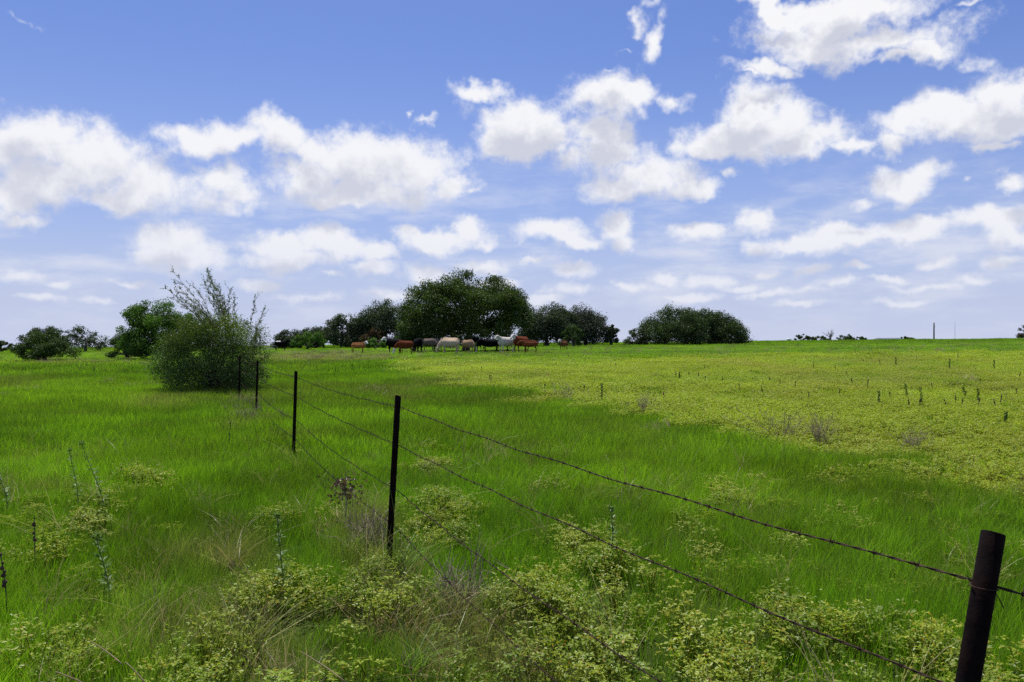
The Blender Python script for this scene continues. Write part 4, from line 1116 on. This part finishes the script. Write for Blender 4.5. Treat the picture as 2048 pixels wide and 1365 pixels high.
for k, (pa, pb, lab) in enumerate((((180, 1285), (245, 1322), 'straight tan dry stalk lying in the bottom left weeds'), ((110, 1350), (185, 1365), 'dry stalk lying at the bottom edge on the left'), ((250, 1330), (290, 1362), 'short dry stalk lying right of the straight tan one'), ((600, 1310), (690, 1352), 'thin dry stalk lying in the bottom middle weeds'))):
    x0_, y0_ = ground_at(*pa, .34); x1_, y1_ = ground_at(*pb, .30)
    p0_, p1_ = np.array([x0_, y0_, tz(x0_, y0_) + .34]), np.array([x1_, y1_, tz(x1_, y1_) + .27])
    t_ = np.linspace(0, 1, 8)[:, None]; pts_ = p0_ + (p1_ - p0_) * t_ + np.array([0, 0, .006]) * np.sin(t_ * 3.1)
    q_ = MB(); q_.tube(pts_ - p1_, np.linspace(.0020, .0032, 8), 6, C=(.36, .27, .15))
    o = q_.build('dry_stalk', M_BLADE, None, True); o.location = p1_; tag(o, lab, 'stalk', 'fallen dry stalks')
def weed_proto(nl, rad, h, leafL, aspect, seed, stems=8, flat=.5):
    """mound of small leaves on branching stems"""
    r = np.random.default_rng(seed); mb = MB()
    tips = []
    for s in range(stems):
        a = r.uniform(0, 6.283); q_ = rad * math.sqrt(r.random())
        top = np.array([q_ * math.cos(a), q_ * math.sin(a), h * r.uniform(.6, 1.05) * (1 - .35 * (q_ / rad) ** 2)])
        base = np.array([top[0] * .3, top[1] * .3, -.01])
        mid = (base + top) / 2 + r.normal(0, .02, 3)
        mb.tube([base, mid, top], [.003, .0025, .0015], 4, C=(.8, .62, .42), cap=False)
        for _ in range(4): tips.append(top + r.normal(0, 1, 3) * np.array([.22 * rad, .22 * rad, .10 * h])); 
        tips.append(mid + r.normal(0, .03, 3))
    tips = np.array(tips)
    w = r.integers(0, len(tips), nl)
    d = unit(nl, r); d[:, 2] = d[:, 2] * .5 - .05
    c = tips[w] + d * leafL * .75 * r.uniform(.4, 1.3, (nl, 1))
    keep = c[:, 2] > .0
    c, d = c[keep], d[keep]
    pk = r.random((len(c), 1)); cc = (np.array([.72, .82, .7]) * (1 - pk) + np.array([1.3, 1.22, 1.3]) * pk)
    br = r.random(len(c)) < .05; cc[br] = (1.3, .75, .5)
    mb.leaves(c, d, unit(len(c), r) * .55 + [0, 0, 1], leafL * r.uniform(.6, 1.25, len(c)), leafL * aspect * r.uniform(.8, 1.2, len(c)), cc, .14)
    return mb.mesh('weed')
def sample(n, y0, y1, margin=1.18, extra=1.2, power=1.0):
    """random ground points in the wedge in front of the camera, even per area"""
    r = rng
    y = np.sqrt(r.uniform(y0 * y0, y1 * y1, n)); hwid = .643 * margin * y + extra
    return r.uniform(-1, 1, n) * hwid, y
def wedge_area(y0, y1): return .643 * 1.18 * (y1 * y1 - y0 * y0)
G1, G2 = np.array([.158, .295, .013]), np.array([.275, .43, .020])
def grass_tint(x, y, dryv):
    a = fbm(x / 5.5 + 11, y / 5.5, 4)[:, None]; b = fbm(x / 1.2 + 51, y / 1.2, 3)[:, None]
    t = np.clip((a - .5) * 2.4 + .5, 0, 1)
    c = G1 * (1 - t) + G2 * t
    c = c * (.60 + .75 * b)
    dk = np.clip((fbm(x / 3.4 + 70, y / 2.2 + 20, 3)[:, None] - .57) * 6, 0, 1) * .20
    c = c * (1 - dk)
    olive = np.clip((fbm(x / 7 + 200, y / 7 + 30, 3) - .56) * 7, 0, 1)[:, None] * .5
    c = c * (1 - olive) + np.array([.16, .19, .035]) * olive
    dv = np.clip(dryv, 0, 1)[:, None] * .75
    c = c * (1 - dv) + np.array([.30, .25, .10]) * dv
    dull = rng.random((len(x), 1)) < .12
    c = np.where(dull, c * .45 + np.array([.20, .20, .05]) * .55, c)
    return c * rng.uniform(.72, 1.22, (len(x), 1))
def near_cattle(x, y): return np.clip((y - 45) / 20, 0, 1)
# --- green grass
protos = [(blades(80, .13, .10, .27, .0032, .45, s), M_GRASS) for s in (1, 2, 3)] + [(blades(40, .12, .18, .40, .0034, .6, s), M_GRASS) for s in (4, 5)] \
    + [(blades(150, .42, .12, .30, .0068, .45, s), M_GRASS) for s in (6, 7, 8)] + [(blades(150, 1.05, .20, .38, .024, .55, s), M_GRASS) for s in (9, 10, 11)]
XS, YS, IX, SC = [], [], [], []
for (y0, y1, dens, lo, hi, s0) in ((1.4, 11, 105, 0, 5, 1.0), (9, 36, 16, 5, 8, 1.0), (33, 100, 1.7, 8, 11, 1.0), (100, 215, .7, 8, 11, 1.15)):
    n = int(wedge_area(y0, y1) * dens)
    x, y = sample(n, y0, y1)
    ii = rng.integers(lo, hi, n)
    if lo == 0: ii = np.where((ii > 2) & (rng.random(n) < .6), ii - 3, ii)
    XS.append(x); YS.append(y); IX.append(ii); SC.append(np.full(n, s0))
x, y, ix, sc = map(np.concatenate, (XS, YS, IX, SC))
yel, brd, dry = zones(x, y)
keep = (~yel | (rng.random(len(x)) < .04)) & (rng.random(len(x)) > brd * .85)
x, y, ix, sc, brd, dry = x[keep], y[keep], ix[keep], sc[keep], brd[keep], dry[keep]
n = len(x)
hmod = .55 + .9 * fbm(x / 2.3 + 7, y / 2.3 + 3, 3)
hmod *= 1 - .86 * np.clip((y - 45) / 18, 0, 1) * np.clip((150 - y) / 40, 0, 1)
sz = np.stack([np.ones(n), np.ones(n), hmod], 1) * (sc * rng.uniform(.8, 1.2, n))[:, None]
scatter('meadow_grass', protos, x, y, rng.uniform(-.9, .9, n), rng.normal(0, .08, (n, 2)), sz, ix, grass_tint(x, y, dry), 'soft bright green grass covering the pasture on both sides of the fence', 'grass')
# --- dry tan grass
protos = [(blades(26, .14, .25, .55, .0040, 1.1, s, (1, 1, 1), (1.3, 1.15, .9)), M_DRY) for s in (21, 22, 23)] + [(blades(14, .08, .45, .85, .0045, 1.0, s, (.8, 1.0, .5), (1.2, 1.1, .9)), M_DRY) for s in (24, 25)] + [(blades(70, .5, .2, .42, .012, .8, s), M_DRY) for s in (26, 27)]
n = int(wedge_area(2, 12) * 60); x1, y1 = sample(n, 2, 12); n2 = int(wedge_area(12, 100) * 2.0); x2, y2 = sample(n2, 12, 100)
x = np.concatenate([x1, x2]); y = np.concatenate([y1, y2]); ix = np.concatenate([rng.integers(0, 5, n), rng.integers(5, 7, n2)])
yel, brd, dry = zones(x, y)
keep = rng.random(len(x)) < np.where(yel, .01, .03 + .40 * dry)
x, y, ix = x[keep], y[keep], ix[keep]; n = len(x)
tint = np.array([.34, .27, .13]) * rng.uniform(.5, 1.1, (n, 1)); st = rng.random(n) < .4; tint[st] = np.array([.50, .41, .22]) * rng.uniform(.75, 1.1, (st.sum(), 1)); gr = rng.random(n) < .28; tint[gr] = np.array([.20, .23, .06]) * rng.uniform(.7, 1.2, (gr.sum(), 1))
scatter('dry_grass', protos, x, y, rng.uniform(0, 6.28, n), rng.normal(0, .22, (n, 2)), np.repeat(rng.uniform(.6, 1.1, (n, 1)), 3, 1), ix, tint, 'tan dry grass blades among the green grass and along the fence', 'grass')
# --- pale broadleaf weeds in the foreground
protos = [(weed_proto(330, .17, .34, .027, .42, s, 13), M_WEED) for s in (31, 32, 33, 34)] + [(weed_proto(200, .14, .24, .023, .45, s, 9), M_WEED) for s in (35, 36)]
n = int(wedge_area(1.8, 12) * 52); x, y = sample(n, 1.8, 12)
yel, brd, dry = zones(x, y)
cl = fbm(x / .55 + 31, y / .55 + 77, 3)
pr_ = np.clip(brd * 1.35 - .05, 0, 1) * np.clip((cl - .41) * 8, 0, 1) + .30 * np.clip((cl - .46) * 7, 0, 1) * np.clip((10 - y) / 4.5, .18, 1)
pr_ = np.maximum(pr_, .10 * np.clip((9 - y) / 3, 0, 1))
keep = (rng.random(n) < pr_) & ~yel
x, y, brd = x[keep], y[keep], brd[keep]; n = len(x)
pk = rng.random((n, 1)); tint = (np.array([.22, .32, .030]) * (1 - pk) + np.array([.36, .41, .050]) * pk) * rng.uniform(.75, 1.1, (n, 1))
hs = .42 + .48 * np.clip(brd * 1.5, 0, 1)
scatter('broadleaf_weeds', protos, x, y, rng.uniform(0, 6.28, n), rng.normal(0, .12, (n, 2)), np.stack([rng.uniform(.8, 1.2, n)] * 2 + [hs * rng.uniform(.8, 1.15, n)], 1), rng.integers(0, 6, n), tint, 'mounds of pale small-leaved weeds in the foreground along the fence', 'weeds')
# --- the yellow-green field
protos = [(weed_proto(260, .22, .20, .026, .5, s, 11), M_WEED) for s in (41, 42, 43)] + [(weed_proto(600, .50, .20, .034, .5, s, 24), M_WEED) for s in (44, 45, 46)] + [(weed_proto(900, 1.1, .20, .062, .5, s, 44), M_WEED) for s in (47, 48)]
XS, YS, IX = [], [], []
for (y0, y1, dens, lo, hi) in ((6, 20, 26, 0, 3), (18, 45, 5.5, 3, 6), (42, 125, 1.3, 6, 8)):
    n = int(wedge_area(y0, y1) * dens); x, y = sample(n, y0, y1); XS.append(x); YS.append(y); IX.append(rng.integers(lo, hi, n))
x, y, ix = map(np.concatenate, (XS, YS, IX))
yel, brd, dry = zones(x, y)
keep = yel; x, y, ix = x[keep], y[keep], ix[keep]; n = len(x)
a = fbm(x / 4, y / 4, 4)[:, None]; b = fbm(x / 14 + 9, y / 14, 3)[:, None]
tint = np.array([.35, .43, .045]) * (.70 + .55 * a)
ol = np.clip((b - .50) * 6, 0, 1) * .6; tint = tint * (1 - ol) + np.array([.20, .33, .030]) * ol
tn = np.clip((fbm(x / 3 + 60, y / 9, 3)[:, None] - .55) * 6, 0, 1) * .4; tint = tint * (1 - tn) + np.array([.36, .32, .10]) * tn
tint *= rng.uniform(.85, 1.15, (n, 1))
scatter('field_plants', protos, x, y, rng.uniform(0, 6.28, n), rng.normal(0, .06, (n, 2)), np.stack([rng.uniform(.85, 1.2, n)] * 2 + [(.55 + .9 * a[:, 0]) * rng.uniform(.8, 1.2, n)], 1), ix, tint, 'low yellow-green leafy plants carpeting the field on the right', 'plants')
